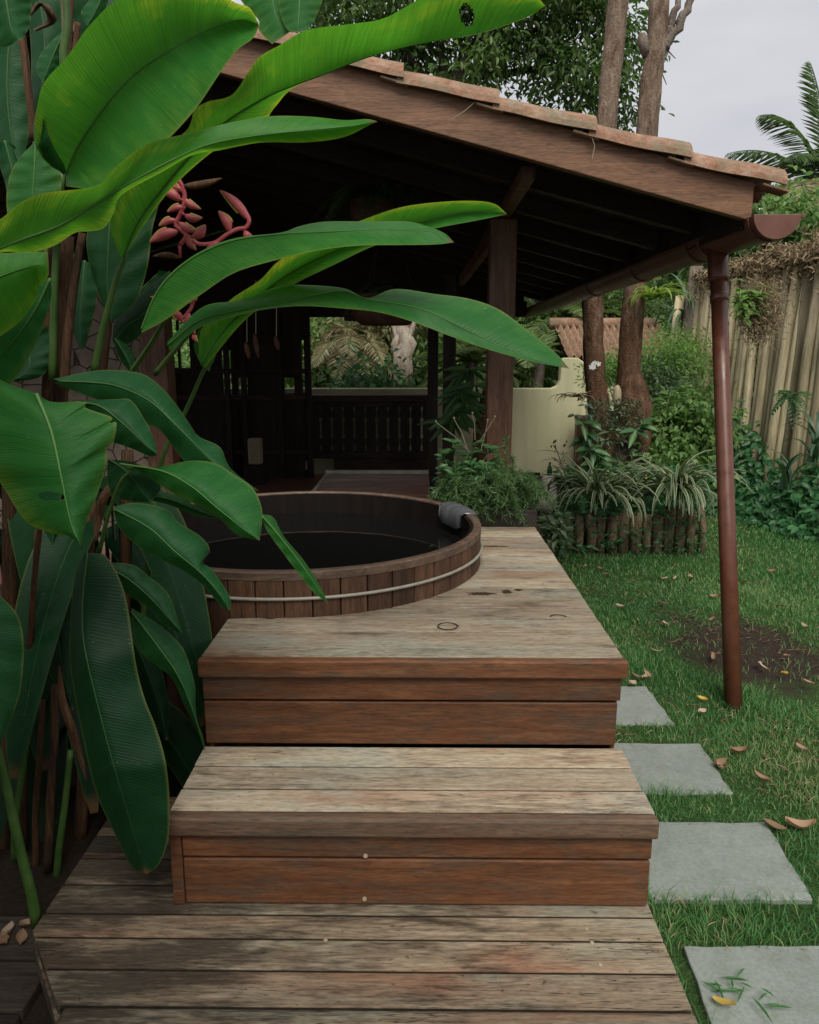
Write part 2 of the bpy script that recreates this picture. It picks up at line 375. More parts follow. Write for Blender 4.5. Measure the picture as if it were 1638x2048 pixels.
MAT['grass'] = leafmat('grass_blade', (.04, .155, .048), (.105, .265, .08), (.34, .37, .16), (.14, .40, .07), .45, .5)
MAT['white_flower'] = plain('white_petal', (.6, .62, .58), (.75, .76, .72), 8, .6, .2, 0)
MAT['orange'] = plain('orange_bract', (.5, .2, .02), (.6, .32, .05), 8, .5, .3, 0)

def heli_mat():
    m = M('heliconia_leaf', .44, .25)
    lu, lv, rnd = m.attr('lu'), m.attr('lv'), m.attr('rnd')
    au = m.math('ABSOLUTE', lu)
    cv = m.n('CombineXYZ'); q = m.math('SUBTRACT', lv, m.math('MULTIPLY', au, .055))
    m.l(m.math('MULTIPLY', q, 260.), cv.inputs[0]); m.l(m.math('MULTIPLY', au, .9), cv.inputs[1]); m.l(m.math('MULTIPLY', rnd, 31.), cv.inputs[2])
    st = m.noise(cv.outputs[0], 1, 3, .6)
    cv2 = m.n('CombineXYZ'); m.l(m.math('MULTIPLY', q, 16.), cv2.inputs[0]); m.l(m.math('MULTIPLY', au, 1.6), cv2.inputs[1]); m.l(m.math('MULTIPLY', rnd, 17.), cv2.inputs[2])
    big = m.noise(cv2.outputs[0], 1, 4, .6)
    wv = m.math('SINE', m.math('MULTIPLY', q, 640.))
    base = m.ramp(rnd, [(0, (.006, .028, .010)), (.35, (.016, .105, .032)), (.7, (.022, .15, .018)), (1, (.05, .22, .022))])
    pale = m.ramp(rnd, [(0, (.010, .045, .02)), (.35, (.03, .14, .042)), (.7, (.055, .22, .026)), (1, (.12, .31, .035))])
    col = m.mix(m.ramp(big, [(.42, 0.), (.72, .9)]), base, pale)
    col = m.mix(m.ramp(st, [(.35, 0.), (.8, .55)]), col, pale)
    edge = m.ramp(au, [(.93, 0.), (1., .55)])
    col = m.mix(edge, col, (.2, .22, .05))
    brown = m.math('MAXIMUM', m.ramp(lv, [(.972, 0.), (.99, .9)]), m.math('MULTIPLY', m.ramp(au, [(.94, 0.), (.985, 1.)]), m.ramp(big, [(.60, 0.), (.66, .9)])))
    col = m.mix(brown, col, (.16, .09, .04))
    # a few pale scars along the veins
    cv3 = m.n('CombineXYZ'); m.l(m.math('MULTIPLY', q, 260.), cv3.inputs[0]); m.l(m.math('MULTIPLY', au, 9.), cv3.inputs[1]); m.l(m.math('MULTIPLY', rnd, 51.), cv3.inputs[2])
    scar = m.noise(cv3.outputs[0], 1, 1, .5)
    col = m.mix(m.ramp(scar, [(.77, 0.), (.80, .8)]), col, (.42, .46, .25))
    m.col(col)
    nb = m.bump(m.math('ADD', m.math('MULTIPLY', wv, .14), m.math('MULTIPLY', st, .9)), .42, .003)
    tr = m.n('BsdfTranslucent'); m.l(nb, tr.inputs['Normal'])
    tcol = m.ramp(rnd, [(0, (.012, .06, .012)), (.35, (.04, .22, .025)), (.7, (.12, .45, .025)), (1, (.26, .58, .04))])
    thin = m.math('MULTIPLY', m.ramp(m.math('ADD', au, m.math('MULTIPLY', m.math('SUBTRACT', big, .5), .9)), [(.5, 0.), (1.05, 1.)]), m.ramp(rnd, [(.3, 0.), (.62, 1.)]))
    cv4 = m.n('CombineXYZ'); m.l(m.math('MULTIPLY', lv, 2.6), cv4.inputs[0]); m.l(m.math('MULTIPLY', lu, 1.5), cv4.inputs[1]); m.l(m.math('MULTIPLY', rnd, 77.), cv4.inputs[2])
    lowf = m.noise(cv4.outputs[0], 1, 2, .5)
    thin = m.math('MULTIPLY', m.math('MULTIPLY', thin, m.ramp(lowf, [(.42, .05), (.62, 1.)])), m.ramp(st, [(.25, .35), (.6, 1.1)]))
    tcol = m.mix(thin, tcol, (.66, .76, .04))
    tcol = m.mix(1, tcol, m.ramp(st, [(.25, .7), (.75, 1.15)]), 'MULTIPLY')
    m.l(tcol, tr.inputs['Color'])
    ms = m.n('MixShader'); ms.inputs[0].default_value = .4
    m.l(m.b.outputs[0], ms.inputs[1]); m.l(tr.outputs[0], ms.inputs[2])
    m.l(ms.outputs[0], m.nt.nodes['Material Output'].inputs['Surface']); return m.m
MAT['heli'] = heli_mat()
def strap_mat():
    m = M('variegated_strap', .45, .35); au = m.math('ABSOLUTE', m.attr('lu')); r = m.attr('rnd')
    g = m.ramp(r, [(0, (.03, .065, .03)), (1, (.065, .11, .045))])
    c = m.ramp(r, [(0, (.23, .27, .14)), (1, (.42, .44, .28))])
    m.col(m.mix(m.ramp(au, [(.55, 0.), (.68, 1.)]), g, c))
    tr = m.n('BsdfTranslucent'); tr.inputs['Color'].default_value = (.2, .3, .1, 1)
    ms = m.n('MixShader'); ms.inputs[0].default_value = .2
    m.l(m.b.outputs[0], ms.inputs[1]); m.l(tr.outputs[0], ms.inputs[2])
    m.l(ms.outputs[0], m.nt.nodes['Material Output'].inputs['Surface']); return m.m
MAT['strap'] = strap_mat()
MAT['stem'] = plain('green_petiole', (.028, .068, .013), (.06, .115, .024), 14, .45, .35, .15)
MAT['stem_old'] = wood('dry_brown_sheath', (.03, .016, .009), (.085, .042, .02), (.17, .09, .045), (.02, .014, .01), 2, .5, .75, .7, .2, 2, .5)
def rib_mat():
    m = M('leaf_midrib', .5, .3); return m.col(m.ramp(m.attr('rnd'), [(0, (.015, .045, .012)), (.5, (.07, .17, .04)), (1, (.06, .15, .025))]))  # midribs of the darkest leaves coloured down to stand for shade
MAT['rib'] = rib_mat()
MAT['bench'] = wood('red_brown_plank', (.13, .042, .026), (.21, .075, .048), (.28, .11, .075), (.10, .04, .03), 0, .5, .8, .42, .3, 1, .2)
MAT['bract'] = plain('red_bract', (.33, .035, .05), (.50, .12, .13), 30, .45, .4, .1)
MAT['bract_tip'] = plain('yellow_green_bract_edge', (.30, .30, .05), (.42, .34, .08), 12, .5, .3, .1)

# ------------------------------------------------------------------ helpers: foliage
def unit(v): return v / np.maximum(np.linalg.norm(v, axis=-1, keepdims=True), 1e-9)
def leaf_arrays(P, D, N, L, W, fold=.25, r=None):
    """P base points, D directions, N rough normals -> folded six-point leaves"""
    n = len(P); D = unit(D); S = unit(np.cross(D, N)); U = unit(np.cross(S, D))
    L = np.broadcast_to(L, (n,))[:, None]; W = np.broadcast_to(W, (n,))[:, None]
    b = P; t = P + D * L - U * L * .18
    V = np.stack([b, P + D * L * .3 + S * W * .5 + U * W * fold, P + D * L * .66 + S * W * .42 + U * (W * fold - L * .05), t,
                  P + D * L * .66 - S * W * .42 + U * (W * fold - L * .05), P + D * L * .3 - S * W * .5 + U * W * fold], 1)
    i = np.arange(n)[:, None] * 6
    Fq = np.concatenate([i + np.array([[0, 1, 2, 3]]), i + np.array([[0, 3, 4, 5]])])
    r = rng.random(n) if r is None else r
    return V.reshape(-1, 3), Fq, np.repeat(r, 6)
class Leaves:
    def __init__(s): s.V = []; s.F = []; s.R = []; s.n = 0
    def add(s, V, Fq, R): s.V.append(V); s.F.append(Fq + s.n); s.R.append(R); s.n += len(V)
    def put(s, *a, **k): s.add(*leaf_arrays(*a, **k))
    def build(s, name, mat, parent=None): return quick(name, np.concatenate(s.V), np.concatenate(s.F), mat, parent, {'rnd': np.concatenate(s.R)})
def clumps(c, rad, n_cl, n_leaf, L, W, cl=.25, droop=.5, shell=.55, low=-1.):
    """leaf clumps through an ellipsoid's volume, thinner towards the core, uneven outline"""
    c = np.asarray(c, float); rad = np.asarray(rad, float)
    d = unit(rng.normal(size=(n_cl, 3))); d[:, 2] = np.where(d[:, 2] < low, -d[:, 2], d[:, 2])
    q = rng.random(n_cl) ** shell * (1 + .22 * rng.normal(size=n_cl)).clip(.5, 1.4)
    C = c + d * q[:, None] * rad
    tone = rng.random(n_cl)
    k = rng.integers(0, n_cl, n_leaf); o = rng.normal(size=(n_leaf, 3)) * cl * np.array([1, 1, .7])
    P = C[k] + o
    D = unit(unit(o) * .7 + rng.normal(size=(n_leaf, 3)) * .5 + np.array([0, 0, -droop])); N = unit(rng.normal(size=(n_leaf, 3)) * .5 + np.array([0, 0, 1.]))
    sz = (.65 + .6 * rng.random(n_leaf))
    r = (tone[k] * .6 + rng.random(n_leaf) * .4).clip(0, 1)
    return P, D, N, L * sz, W * sz, .2, r
def frond(Lv, base, dirv, length, sag, leaflet, width, n=26, side_up=.25, pts=None):
    """a palm or fern frond: leaflets both sides of an arching rachis; returns the rachis"""
    base = np.asarray(base, float); d = unit(np.asarray(dirv, float)); t = np.linspace(0, 1, n)
    R = base + d * (t * length)[:, None] + np.array([0, 0, -1.]) * (sag * length * t ** 2)[:, None]
    T = unit(np.gradient(R, axis=0)); S = unit(np.cross(T, np.array([0, 0, 1.]))); U = np.cross(S, T)
    env = np.sin(PI * (.12 + .86 * t)) ** .7
    for sg in (-1, 1):
        D = S * sg + T * .65 + U * side_up + rng.normal(size=(n, 3)) * .08 + np.array([0, 0, -.15])
        V, Fq, rr = leaf_arrays(R[1:], D[1:], U[1:], leaflet * env[1:], width, .1)
        Lv.add(V, Fq, rr)
    return R
def straps(Lv_list, c, n, L, W, up=.8, seg=9, jit=.03, front=0):
    """arching strap leaves; returns V,F,lu,rnd"""
    V = []; Fq = []; lu = []; rn = []
    for k in range(n):
        a = rng.random() * 2 * PI
        if k < n * front: a = -PI / 2 + rng.normal() * .8
        e = up * (.35 + .85 * rng.random()); ln = L * (.6 + .5 * rng.random()); r = rng.random()
        h = np.array([math.cos(a), math.sin(a), 0]); s = np.array([-math.sin(a), math.cos(a), 0])
        p = np.asarray(c, float) + np.array([rng.normal() * jit, rng.normal() * jit, 0]); ang = e + .25
        b = len(V); bend = 2.3 * (1.25 - .5 * rng.random())
        for i in range(seg + 1):
            t = i / seg; wd = W * (.55 + .9 * t - 1.35 * t * t) + .001; wd = max(wd, .0015)
            nrm = np.array([-h[0] * math.sin(ang), -h[1] * math.sin(ang), math.cos(ang)])
            V += [p - s * wd / 2 + nrm * wd * .22, p, p + s * wd / 2 + nrm * wd * .22]; lu += [-1, 0, 1]; rn += [r] * 3
            if i < seg:
                q = b + i * 3; Fq += [[q, q + 1, q + 4, q + 3], [q + 1, q + 2, q + 5, q + 4]]
            p = p + (h * math.cos(ang) + np.array([0, 0, math.sin(ang)])) * ln / seg; ang -= bend / seg * (.4 + 1.2 * t)
    return np.array(V), np.array(Fq), lu, rn
def trunk_pts(P, n=14, wob=.02):
    Q = catmull(np.asarray(P, float), n); Q[1:-1] += rng.normal(size=(n - 2, 3)) * wob; return Q
# ================================================================== ground
ZG, ZL, ZS, ZD = -.10, 0.0, .28, .575
g = MB(); g.add([(-90, -30, ZG - .03), (90, -30, ZG - .03), (90, 160, ZG - .03), (-90, 160, ZG - .03)], [[0, 1, 2, 3]])
tag(g.build('ground', MAT['soil']), kind='structure')
def lawn_sheet():
    nx, ny = 90, 120; xs = np.linspace(.60, 4.6, nx); ys = np.linspace(.6, 8.4, ny)
    X, Y = np.meshgrid(xs, ys); Z = ZG - .012 + .012 * np.sin(X * 2.1 + Y) * np.sin(Y * 1.7) + rng.normal(size=X.shape) * .003
    i = np.arange(ny - 1)[:, None] * nx + np.arange(nx - 1)[None]; i = i.ravel()
    return quick('lawn', np.stack([X, Y, Z], -1).reshape(-1, 3), np.stack([i, i + 1, i + nx + 1, i + nx], 1), MAT['lawn'], smooth=True)
tag(lawn_sheet(), kind='structure')
pv = MB()
for i in range(5):
    for j in range(6):
        x = -2.2 + i * .245; y = .9 + j * .165
        pv.box(x, x + .238, y, y + .158, ZG - .03, ZG + .002 + .004 * random.random())
tag(pv.build('path', MAT['path'], bevel=.006), kind='structure')

# ================================================================== stepping stones
sx0, sx1 = .72, 1.19
stones = [
    ('nearest grey stepping stone with grass clippings and a yellow leaf on it', [(.735, 1.785), (1.30, 1.79), (1.30, 1.30), (.70, 1.32)]),
    ('second grey stepping stone, a large clean slab beside the middle step', [(.70, 2.35), (1.213, 2.35), (1.186, 1.97), (.70, 1.965)]),
    ('third grey stepping stone, beside the riser under the deck', [(.69, 2.895), (1.185, 2.89), (1.172, 2.525), (.69, 2.52)]),
    ('farthest grey stepping stone, mostly hidden beside the deck corner', [(.69, 3.44), (1.125, 3.445), (1.135, 3.05), (.69, 3.07)])]
for lb, pts in stones:
    b = MB(); q = []
    for k in range(4):
        a, c = np.array(pts[k]), np.array(pts[(k + 1) % 4])
        for t in np.linspace(0, 1, 9)[:-1]:
            p = a + (c - a) * t; q.append(tuple(p + rng.normal(size=2) * .0022))
    b.prism(q[::-1], ZG - .05, ZG + .007)
    o = b.build('stepping_stone', MAT['slab'], bevel=.004); tag(o, lb, 'stepping stone', 'stepping stones beside the wooden steps')

# ================================================================== wooden steps
XR = .645; XL = -.68
def boards(mb, xl, xr, ys, z0, z1, gap=.008):
    for a, b in zip(ys[:-1], ys[1:]):
        l = xl(a, b) if callable(xl) else xl
        mb.box(l + random.uniform(0, .004), xr + random.uniform(-.002, .003), a + gap / 2, b - gap / 2, z0, z1)
joint_mat = plain('dark_joint', (.010, .008, .006), (.022, .017, .012), 40, .95, .1, .2)  # dark strips added in the gaps between boards
def joints(parent, xl, xr, ys, z, dz=.03, hg=.005):
    b = MB()
    for y in ys:
        l = xl(y) if callable(xl) else xl
        b.box(l + .004, xr - .004, y - hg, y + hg, z - dz + .002, z - .0045)
    b.build('joint', joint_mat, parent)
def screws(parent, pts):
    for x, y, z, ax in pts:
        s = MB()
        if ax == 'z': s.lathe((x, y, z - .002), [(.0, .004), (.005, .0035), (.0062, 0)], 10)
        else:
            V = [(x + .0062 * math.cos(a), y - .003, z + .0062 * math.sin(a)) for a in np.linspace(0, 2 * PI, 11)[:-1]]
            V2 = [(p[0], y + .004, p[2]) for p in V]
            s.add(V + V2, [list(range(10)), list(range(10, 20))[::-1]] + [[i, 10 + i, 10 + (i + 1) % 10, (i + 1) % 10] for i in range(10)])
        s.build('screw', MAT['beige'], parent)
# --- landing, chamfered at its near left corner
land = empty('wooden_landing', (0, 1.6, 0), 'lowest weathered wooden platform with dark stained boards at the foot of the steps', 'landing')
ys = [1.405, 1.483, 1.591, 1.695, 1.781, 1.895, 2.01, 2.12, 2.23, 2.34]
def land_left(y): return -1.025 if y >= 1.716 else -1.025 + (1.716 - y) * .76
b = MB()
for i, (a, c) in enumerate(zip(ys[1:-1], ys[2:])):
    a2, c2 = a + .004, c - .004
    q = [(land_left(a2), a2), (XR, a2), (XR, c2), (land_left(c2), c2)]
    if a2 < 1.716 < c2: q.insert(4, (-1.025, 1.716))
    b.prism(q, ZL - .03, ZL)
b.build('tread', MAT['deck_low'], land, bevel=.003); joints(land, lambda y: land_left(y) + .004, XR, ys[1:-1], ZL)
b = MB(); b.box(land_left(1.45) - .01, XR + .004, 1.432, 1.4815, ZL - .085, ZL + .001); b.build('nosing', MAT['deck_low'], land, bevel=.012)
b = MB(); b.box(XR - .03, XR - .004, 1.49, 2.3, ZG - .02, ZL - .032)
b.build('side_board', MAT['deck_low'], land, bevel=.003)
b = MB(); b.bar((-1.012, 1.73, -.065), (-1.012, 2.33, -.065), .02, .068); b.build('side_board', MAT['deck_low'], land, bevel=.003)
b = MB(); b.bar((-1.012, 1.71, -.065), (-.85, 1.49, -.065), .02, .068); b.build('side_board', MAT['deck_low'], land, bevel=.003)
b = MB(); b.box(-.82, XR - .03, 1.45, 1.475, ZG - .02, ZL - .088); b.build('riser_board', MAT['riser'], land)
screws(land, [tuple(atZ(px, py, 0)[:2]) + (0, 'z') for px, py in ((1183, 1886), (1200, 1930), (650, 1880), (1172, 1858))])
# --- middle step
st = empty('wooden_step', (0, 2.0, 0), 'middle wooden step with greyed tread and orange brown riser boards', 'step')
b = MB(); boards(b, XL, XR, [1.835, 1.943, 2.064, 2.184], ZS - .03, ZS); b.build('tread', MAT['deck'], st, bevel=.003); joints(st, XL, XR, [1.835, 1.943, 2.064], ZS)
b = MB(); b.box(XL - .004, XR + .004, 1.797, 1.834, ZS - .056, ZS + .001); b.build('nosing', MAT['nosing'], st, bevel=.008)
RY = 1.816
b = MB(); b.box(XL + .036, XR - .006, RY, RY + .02, ZS - .128, ZS - .058); b.build('riser_board', MAT['riser'], st, bevel=.004)
b = MB(); b.box(XL + .036, XR - .008, RY, RY + .02, .006, ZS - .135); b.build('riser_board', MAT['riser'], st, bevel=.004)
b = MB(); b.box(XL + .002, XL + .034, RY - .003, RY + .03, .001, ZS - .058); b.build('corner_post', MAT['riser'], st, bevel=.004)
for zz0, zz1 in ((ZS - .128, ZS - .058), (.006, ZS - .135)):
    b = MB(); b.box(XL + .004, XL + .02, RY + .032, 2.166, zz0, zz1); b.build('side_board', MAT['riser_y'], st, bevel=.003)
    b = MB(); b.box(XR - .026, XR - .01, RY + .022, 2.166, zz0 if zz0 > .1 else ZG - .02, zz1); b.build('side_board', MAT['riser_y'], st, bevel=.003)
screws(st, [tuple(atY(px, py, RY)[[0]]) + (RY, float(atY(px, py, RY)[2]), 'y') for px, py in ((730, 1711), (728, 1797))])
# --- deck with the cut-out for the tub
TC = (-.53, 3.37); TS = .82 / .7485; TB = .812
dk = empty('hot_tub_deck', (0, 3.0, 0), 'pale weathered wooden deck curving round the hot tub, top of the steps', 'deck')
ys = [2.205, 2.425]
y = 2.425
while y < 4.0: ys.append(y + .118 + .012 * random.random()); y = ys[-1]
ys[-1] = 4.03
def circ_x(y, R): 
    d = R * R - (y - TC[1]) ** 2
    return TC[0] + math.sqrt(d) if d > 0 else None
b = MB()
for a, c in zip(ys[:-1], ys[1:]):
    a2, c2 = a + .0036, c - .0036; L = []
    for t in np.linspace(0, 1, 9):
        yy = c2 + (a2 - c2) * t; cx = circ_x(yy, TB + .004); L.append((max(XL, cx) if cx is not None and cx > XL else XL, yy))
    b.prism([(XR + random.uniform(-.002, .002), a2), (XR, c2)] + L, ZD - .032, ZD)
b.build('decking', MAT['deck'], dk, bevel=.003)
joints(dk, lambda y: max(XL, circ_x(y, TB + .006) or XL), XR, ys[:-1], ZD)
b = MB(); b.box(XL - .003, XR + .006, 2.168, 2.2035, ZD - .056, ZD + .001); b.build('nosing', MAT['riser'], dk, bevel=.006)
RY2 = 2.188
b = MB(); b.box(XL + .004, XR - .008, RY2, RY2 + .02, ZD - .138, ZD - .059); b.build('riser_board', MAT['riser'], dk, bevel=.004)
b = MB(); b.box(XL + .004, XR - .016, RY2 + .002, RY2 + .022, ZS + .004, ZD - .146); b.build('riser_board', MAT['riser'], dk, bevel=.004)
for z0, z1 in ((ZD - .138, ZD - .059), (ZS + .004, ZD - .146), (ZG, ZS - .002)):
    b = MB(); b.box(XR - .028, XR - .012, RY2 + .024, 4.02, z0, z1); b.build('side_board', MAT['riser_y'], dk, bevel=.003)
    b = MB(); b.box(XL + .008, XL + .024, RY2 + .024, 2.43, z0, z1); b.build('side_board', MAT['riser_y'], dk, bevel=.003)
dark_gap = plain('dark_rubber', (.012, .01, .008), (.025, .02, .016), 30, .6, .3, .1)
def ring(cx, cy, R, a0, a1):
    s = MB(); n = 40; V = []
    for i in range(n + 1):
        a = a0 + (a1 - a0) * i / n
        for rr in (R - .0035, R + .0035): V.append((cx + rr * math.cos(a), cy + rr * math.sin(a), ZD + .0012))
    s.add(V, [[2 * i, 2 * i + 1, 2 * i + 3, 2 * i + 2] for i in range(n)]); s.build('hatch_ring', dark_gap, dk)
ring(.105, 2.476, .034, -.2, 2.9); ring(.105, 2.476, .034, 3.1, 5.9); ring(.507, 2.567, .03, .3, 2.8)
wet = plain('wet_wood', (.035, .022, .015), (.06, .04, .028), 30, .18, .5, 0)
for px, py, rx, ry in ((960, 1188, .048, .020), (1012, 1184, .025, .026), (1036, 1180, .014, .014), (985, 1188, .012, .006), (984, 1093, .05, .008), (1010, 1094, .02, .005)):
    c = atZ(px, py, ZD); n = 22
    V = [(c[0] + rx * math.cos(2 * PI * k / n) * (1 + .3 * rng.normal()), c[1] + ry * math.sin(2 * PI * k / n) * (1 + .25 * rng.normal()), ZD + .0012) for k in range(n)]
    s = MB(); s.add(V, [list(range(n))]); s.build('wet_patch', wet, dk)

# ================================================================== hot tub
tub = empty('hot_tub', (TC[0], TC[1], ZG), 'round dark wooden hot tub of upright staves with a steel hoop', 'hot tub')
ZR = ZD + .166
b = MB(); ns = 50
for k in range(ns):
    a0, a1 = 2 * PI * k / ns, 2 * PI * (k + 1) / ns; e = .0024
    q = [(r_ * math.cos(a) + TC[0], r_ * math.sin(a) + TC[1]) for r_, a in
         ((.783, a0 + e), (.783, a1 - e), (.815, a1 - e), (.818, (a0 + a1) / 2), (.815, a0 + e))]
    b.prism(q[::-1], ZG, ZR - .004)
b.build('staves', MAT['stave'], tub, bevel=.004)
b = MB(); b.lathe((TC[0], TC[1], 0), [(.778, ZG + .1), (.780, ZR - .004), (.768, ZR - .004), (.768, ZG + .1)], 92); b.build('lining', MAT['lining'], tub)
b = MB(); b.lathe((TC[0], TC[1], ZR - .03), [(.783, .004), (.783, .030), (.788, .036), (.812, .036), (.8195, .031), (.8195, .004), (.783, .004)], 96); b.build('rim', MAT['rim'], tub, smooth=False)
hp = [(TC[0] + .824 * math.cos(a), TC[1] + .824 * math.sin(a), ZD + .073) for a in np.linspace(0, 2 * PI, 97)]
b = MB(); b.tube(hp, .0065, 8, cap=False); b.build('hoop', MAT['steel'], tub, smooth=True)
b = MB(); n = 64; b.add([(TC[0] + .7665 * math.cos(2 * PI * k / n), TC[1] + .7665 * math.sin(2 * PI * k / n), ZD + .055) for k in range(n)], [list(range(n))])
tag(b.build('water', MAT['water']), kind='structure')
# grey vinyl headrest lying over the rim
b = MB(); a0, a1 = .22, .56; V = []; nn = 20; cs = [(.760, -.02), (.766, .0), (.762, .012), (.748, .020), (.715, .020), (.690, .014), (.676, -.005), (.670, -.075), (.675, -.080), (.681, -.075), (.686, .000), (.705, .008), (.740, .008), (.752, .002), (.753, -.02)]
for i in range(nn + 1):
    t = i / nn; a = a0 + (a1 - a0) * t; sq = 1 - .35 * abs(2 * t - 1) ** 6
    for r_, z in cs:
        rr = .798 + (r_ - .728) * (1 if abs(r_ - .728) < .05 else sq); V.append((TC[0] + rr * math.cos(a), TC[1] + rr * math.sin(a), ZR + .002 + z * sq + .004 * math.sin(8 * t * PI + r_ * 40) * (1 if z > 0 else 0)))
k = len(cs)
b.add(V, [[i * k + j, (i + 1) * k + j, (i + 1) * k + (j + 1) % k, i * k + (j + 1) % k] for i in range(nn) for j in range(k)] + [list(range(k)), list(range(nn * k, nn * k + k))[::-1]])
tag(b.build('vinyl_headrest', MAT['vinyl'], smooth=True), 'glossy grey vinyl headrest pad draped over the hot tub rim', 'headrest')

# ================================================================== pavilion
SL = .261
def rb(x): return 2.083 + SL * (1.483 - x)          # underside of the rake board
RX = -1.9; Y0, Y1 = 3.55, 9.65
pav = empty('pavilion', (-1.5, 6.5, 0), 'open dark timber pavilion with a clay tile roof and brown gutter over the hot tub', 'pavilion')
floor = MB(); floor.box(-5, 1.05, 5.2, 9.62, ZG - .03, .0); floor.build('floor', MAT['red_floor'], pav)
bench = empty('low_platform', (-.35, 6.6, 0), 'low reddish brown plank platform with a pale far edge, right behind the hot tub', 'platform')
b = MB(); bx0, bx1 = float(atY(657, 960, 7.05)[0]), float(atY(857, 960, 7.05)[0])
for i in range(9):
    b.box(bx0, bx1, 5.75 + i * .145, 5.75 + i * .145 + .140, .365, .395)
b.build('planks', MAT['bench'], bench, bevel=.003)
b = MB(); b.box(bx0 - .03, bx1, 7.06, 7.10, .35, .425); b.build('edge_strip', MAT['white_stone'], bench, bevel=.004)
b = MB(); b.box(bx0 - .03, bx0 - .002, 5.75, 7.055, .34, .40); b.build('edge_strip', MAT['white_stone'], bench, bevel=.004)
for x_ in (bx0 + .03, bx1 - .11):
    for y_ in (5.8, 6.95):
        b = MB(); b.box(x_, x_ + .08, y_, y_ + .08, .001, .364); b.build('leg', MAT['dark_wood'], bench)
# rake board facing the steps
b = MB(); V = []
for y in (Y0, Y0 + .045):
    V += [(1.483, y, rb(1.483)), (1.483, y, rb(1.483) + .16), (RX, y, rb(RX) + .19), (RX, y, rb(RX))]
b.add(V, [[0, 1, 2, 3], [7, 6, 5, 4], [0, 4, 5, 1], [1, 5, 6, 2], [2, 6, 7, 3], [3, 7, 4, 0]]); b.build('barge_board', MAT['barge'], pav, bevel=.004)
# left slope board
b = MB(); b.bar((RX, Y0 + .02, rb(RX) + .09), (-6, Y0 + .02, rb(RX) + .09 - SL * 4.1), .045, .19); b.build('barge_board', MAT['barge'], pav)
# rafters, ceiling boards
for y in np.arange(Y0 + .62, Y1, .62):
    b = MB(); b.bar((1.44, y, rb(1.44) + .075), (RX, y, rb(RX) + .075), .065, .095); b.build('rafter', MAT['dark_wood_x'], pav)
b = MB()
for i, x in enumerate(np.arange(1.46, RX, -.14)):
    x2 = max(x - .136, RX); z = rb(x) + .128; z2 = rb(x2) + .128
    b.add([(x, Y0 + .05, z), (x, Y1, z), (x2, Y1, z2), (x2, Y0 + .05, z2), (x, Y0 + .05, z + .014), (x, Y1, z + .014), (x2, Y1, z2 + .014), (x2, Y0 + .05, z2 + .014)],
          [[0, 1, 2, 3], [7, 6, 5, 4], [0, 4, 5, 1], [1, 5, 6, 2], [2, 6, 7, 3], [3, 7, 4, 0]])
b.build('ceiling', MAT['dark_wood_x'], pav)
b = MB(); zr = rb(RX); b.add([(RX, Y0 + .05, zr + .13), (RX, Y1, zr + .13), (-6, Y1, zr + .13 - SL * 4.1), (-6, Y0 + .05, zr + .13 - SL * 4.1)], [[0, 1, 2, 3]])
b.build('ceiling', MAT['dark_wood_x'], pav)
b = MB(); b.box(1.456, 1.474, Y0 + .05, Y1, 2.055, 2.25); b.build('eave_board', MAT['dark_wood'], pav)
# tiles: the covering as a corrugated shell, the verge as overlapping cap tiles
def tile_shell():
    # columns of barrel tiles run down the slope; rows step where they overlap
    ncol = 30; per = 8; ny = ncol * per + 1; ysz = np.linspace(Y0 + .12, Y1 + .1, ny)
    rows = 9; xs = []
    for r in range(rows):
        xa = 1.60 - r * (1.60 - RX) / rows; xb = 1.60 - (r + 1) * (1.60 - RX) / rows
        xs += [(xa, .0), (xb + .001, -.022)]
    V = []
    for x, dz in xs:
        for j, y in enumerate(ysz):
            V.append((x, y, rb(x) + .185 + .04 * math.cos(2 * PI * j / per) + dz))
    n = ny; m = len(xs); i = (np.arange(m - 1)[:, None] * n + np.arange(n - 1)[None]).ravel()
    V2 = V + [(2 * RX - x, y, z) for x, y, z in V]
    Fq = np.stack([i, i + 1, i + n + 1, i + n], 1); Fq = np.vstack([Fq, (Fq + len(V))[:, ::-1]])
    return np.array(V2), Fq
V, Fq = tile_shell(); roof = quick('tile_roof', V, Fq, MAT['tile'], pav, {'rnd': np.zeros(len(V))}, smooth=False)
tx = [1.605, 1.187, .768, .348, -.064, -.48, -.90, -1.32, -1.74]
def tile_top(x): return rb(x) + .165
for i in range(len(tx) - 1):
    xa, xb = tx[i], tx[i + 1] - .03; b = MB(); V = []; n = 10; m = 9
    for s in range(m + 1):
        t = s / m; x = xa + (xb - xa) * t; R = .086 - .010 * t; lift = .026 * (1 - t) - .006 + .003 * math.sin(7 * t + i)
        for th in range(2):
            for k in range(n + 1):
                a = PI * k / n; rr = R - th * .014
                V.append((x + rng.normal() * .0012, Y0 + .045 - math.cos(a) * rr * 1.08, tile_top(x) + lift + math.sin(a) * rr * .95 - .012))
    c = n + 1
    for s in range(m):
        for k in range(n):
            a = s * 2 * c + k; q = a + 2 * c
            b.f.append([a, q, q + 1, a + 1]); b.f.append([a + c, a + c + 1, q + c + 1, q + c])
        for k in (0, n):
            a = s * 2 * c + k; q = a + 2 * c; b.f.append([a, a + c, q + c, q])
    for s in (0, m):
        for k in range(n): a = s * 2 * c + k; b.f.append([a, a + 1, a + c + 1, a + c])
    b.v = [tuple(map(float, p)) for p in V]; b.r = [random.random()] * len(V); b.build('verge_tile', MAT['tile'], roof, smooth=False)
    # lip of the channel tile below
    b = MB(); x = xa + .02
    b.bar((x + .0, Y0 + .01, tile_top(x) - .012), (x - .12, Y0 + .01, tile_top(x - .12) - .010), .09, .011); b.build('channel_tile', MAT['tile'], roof, bevel=.005)
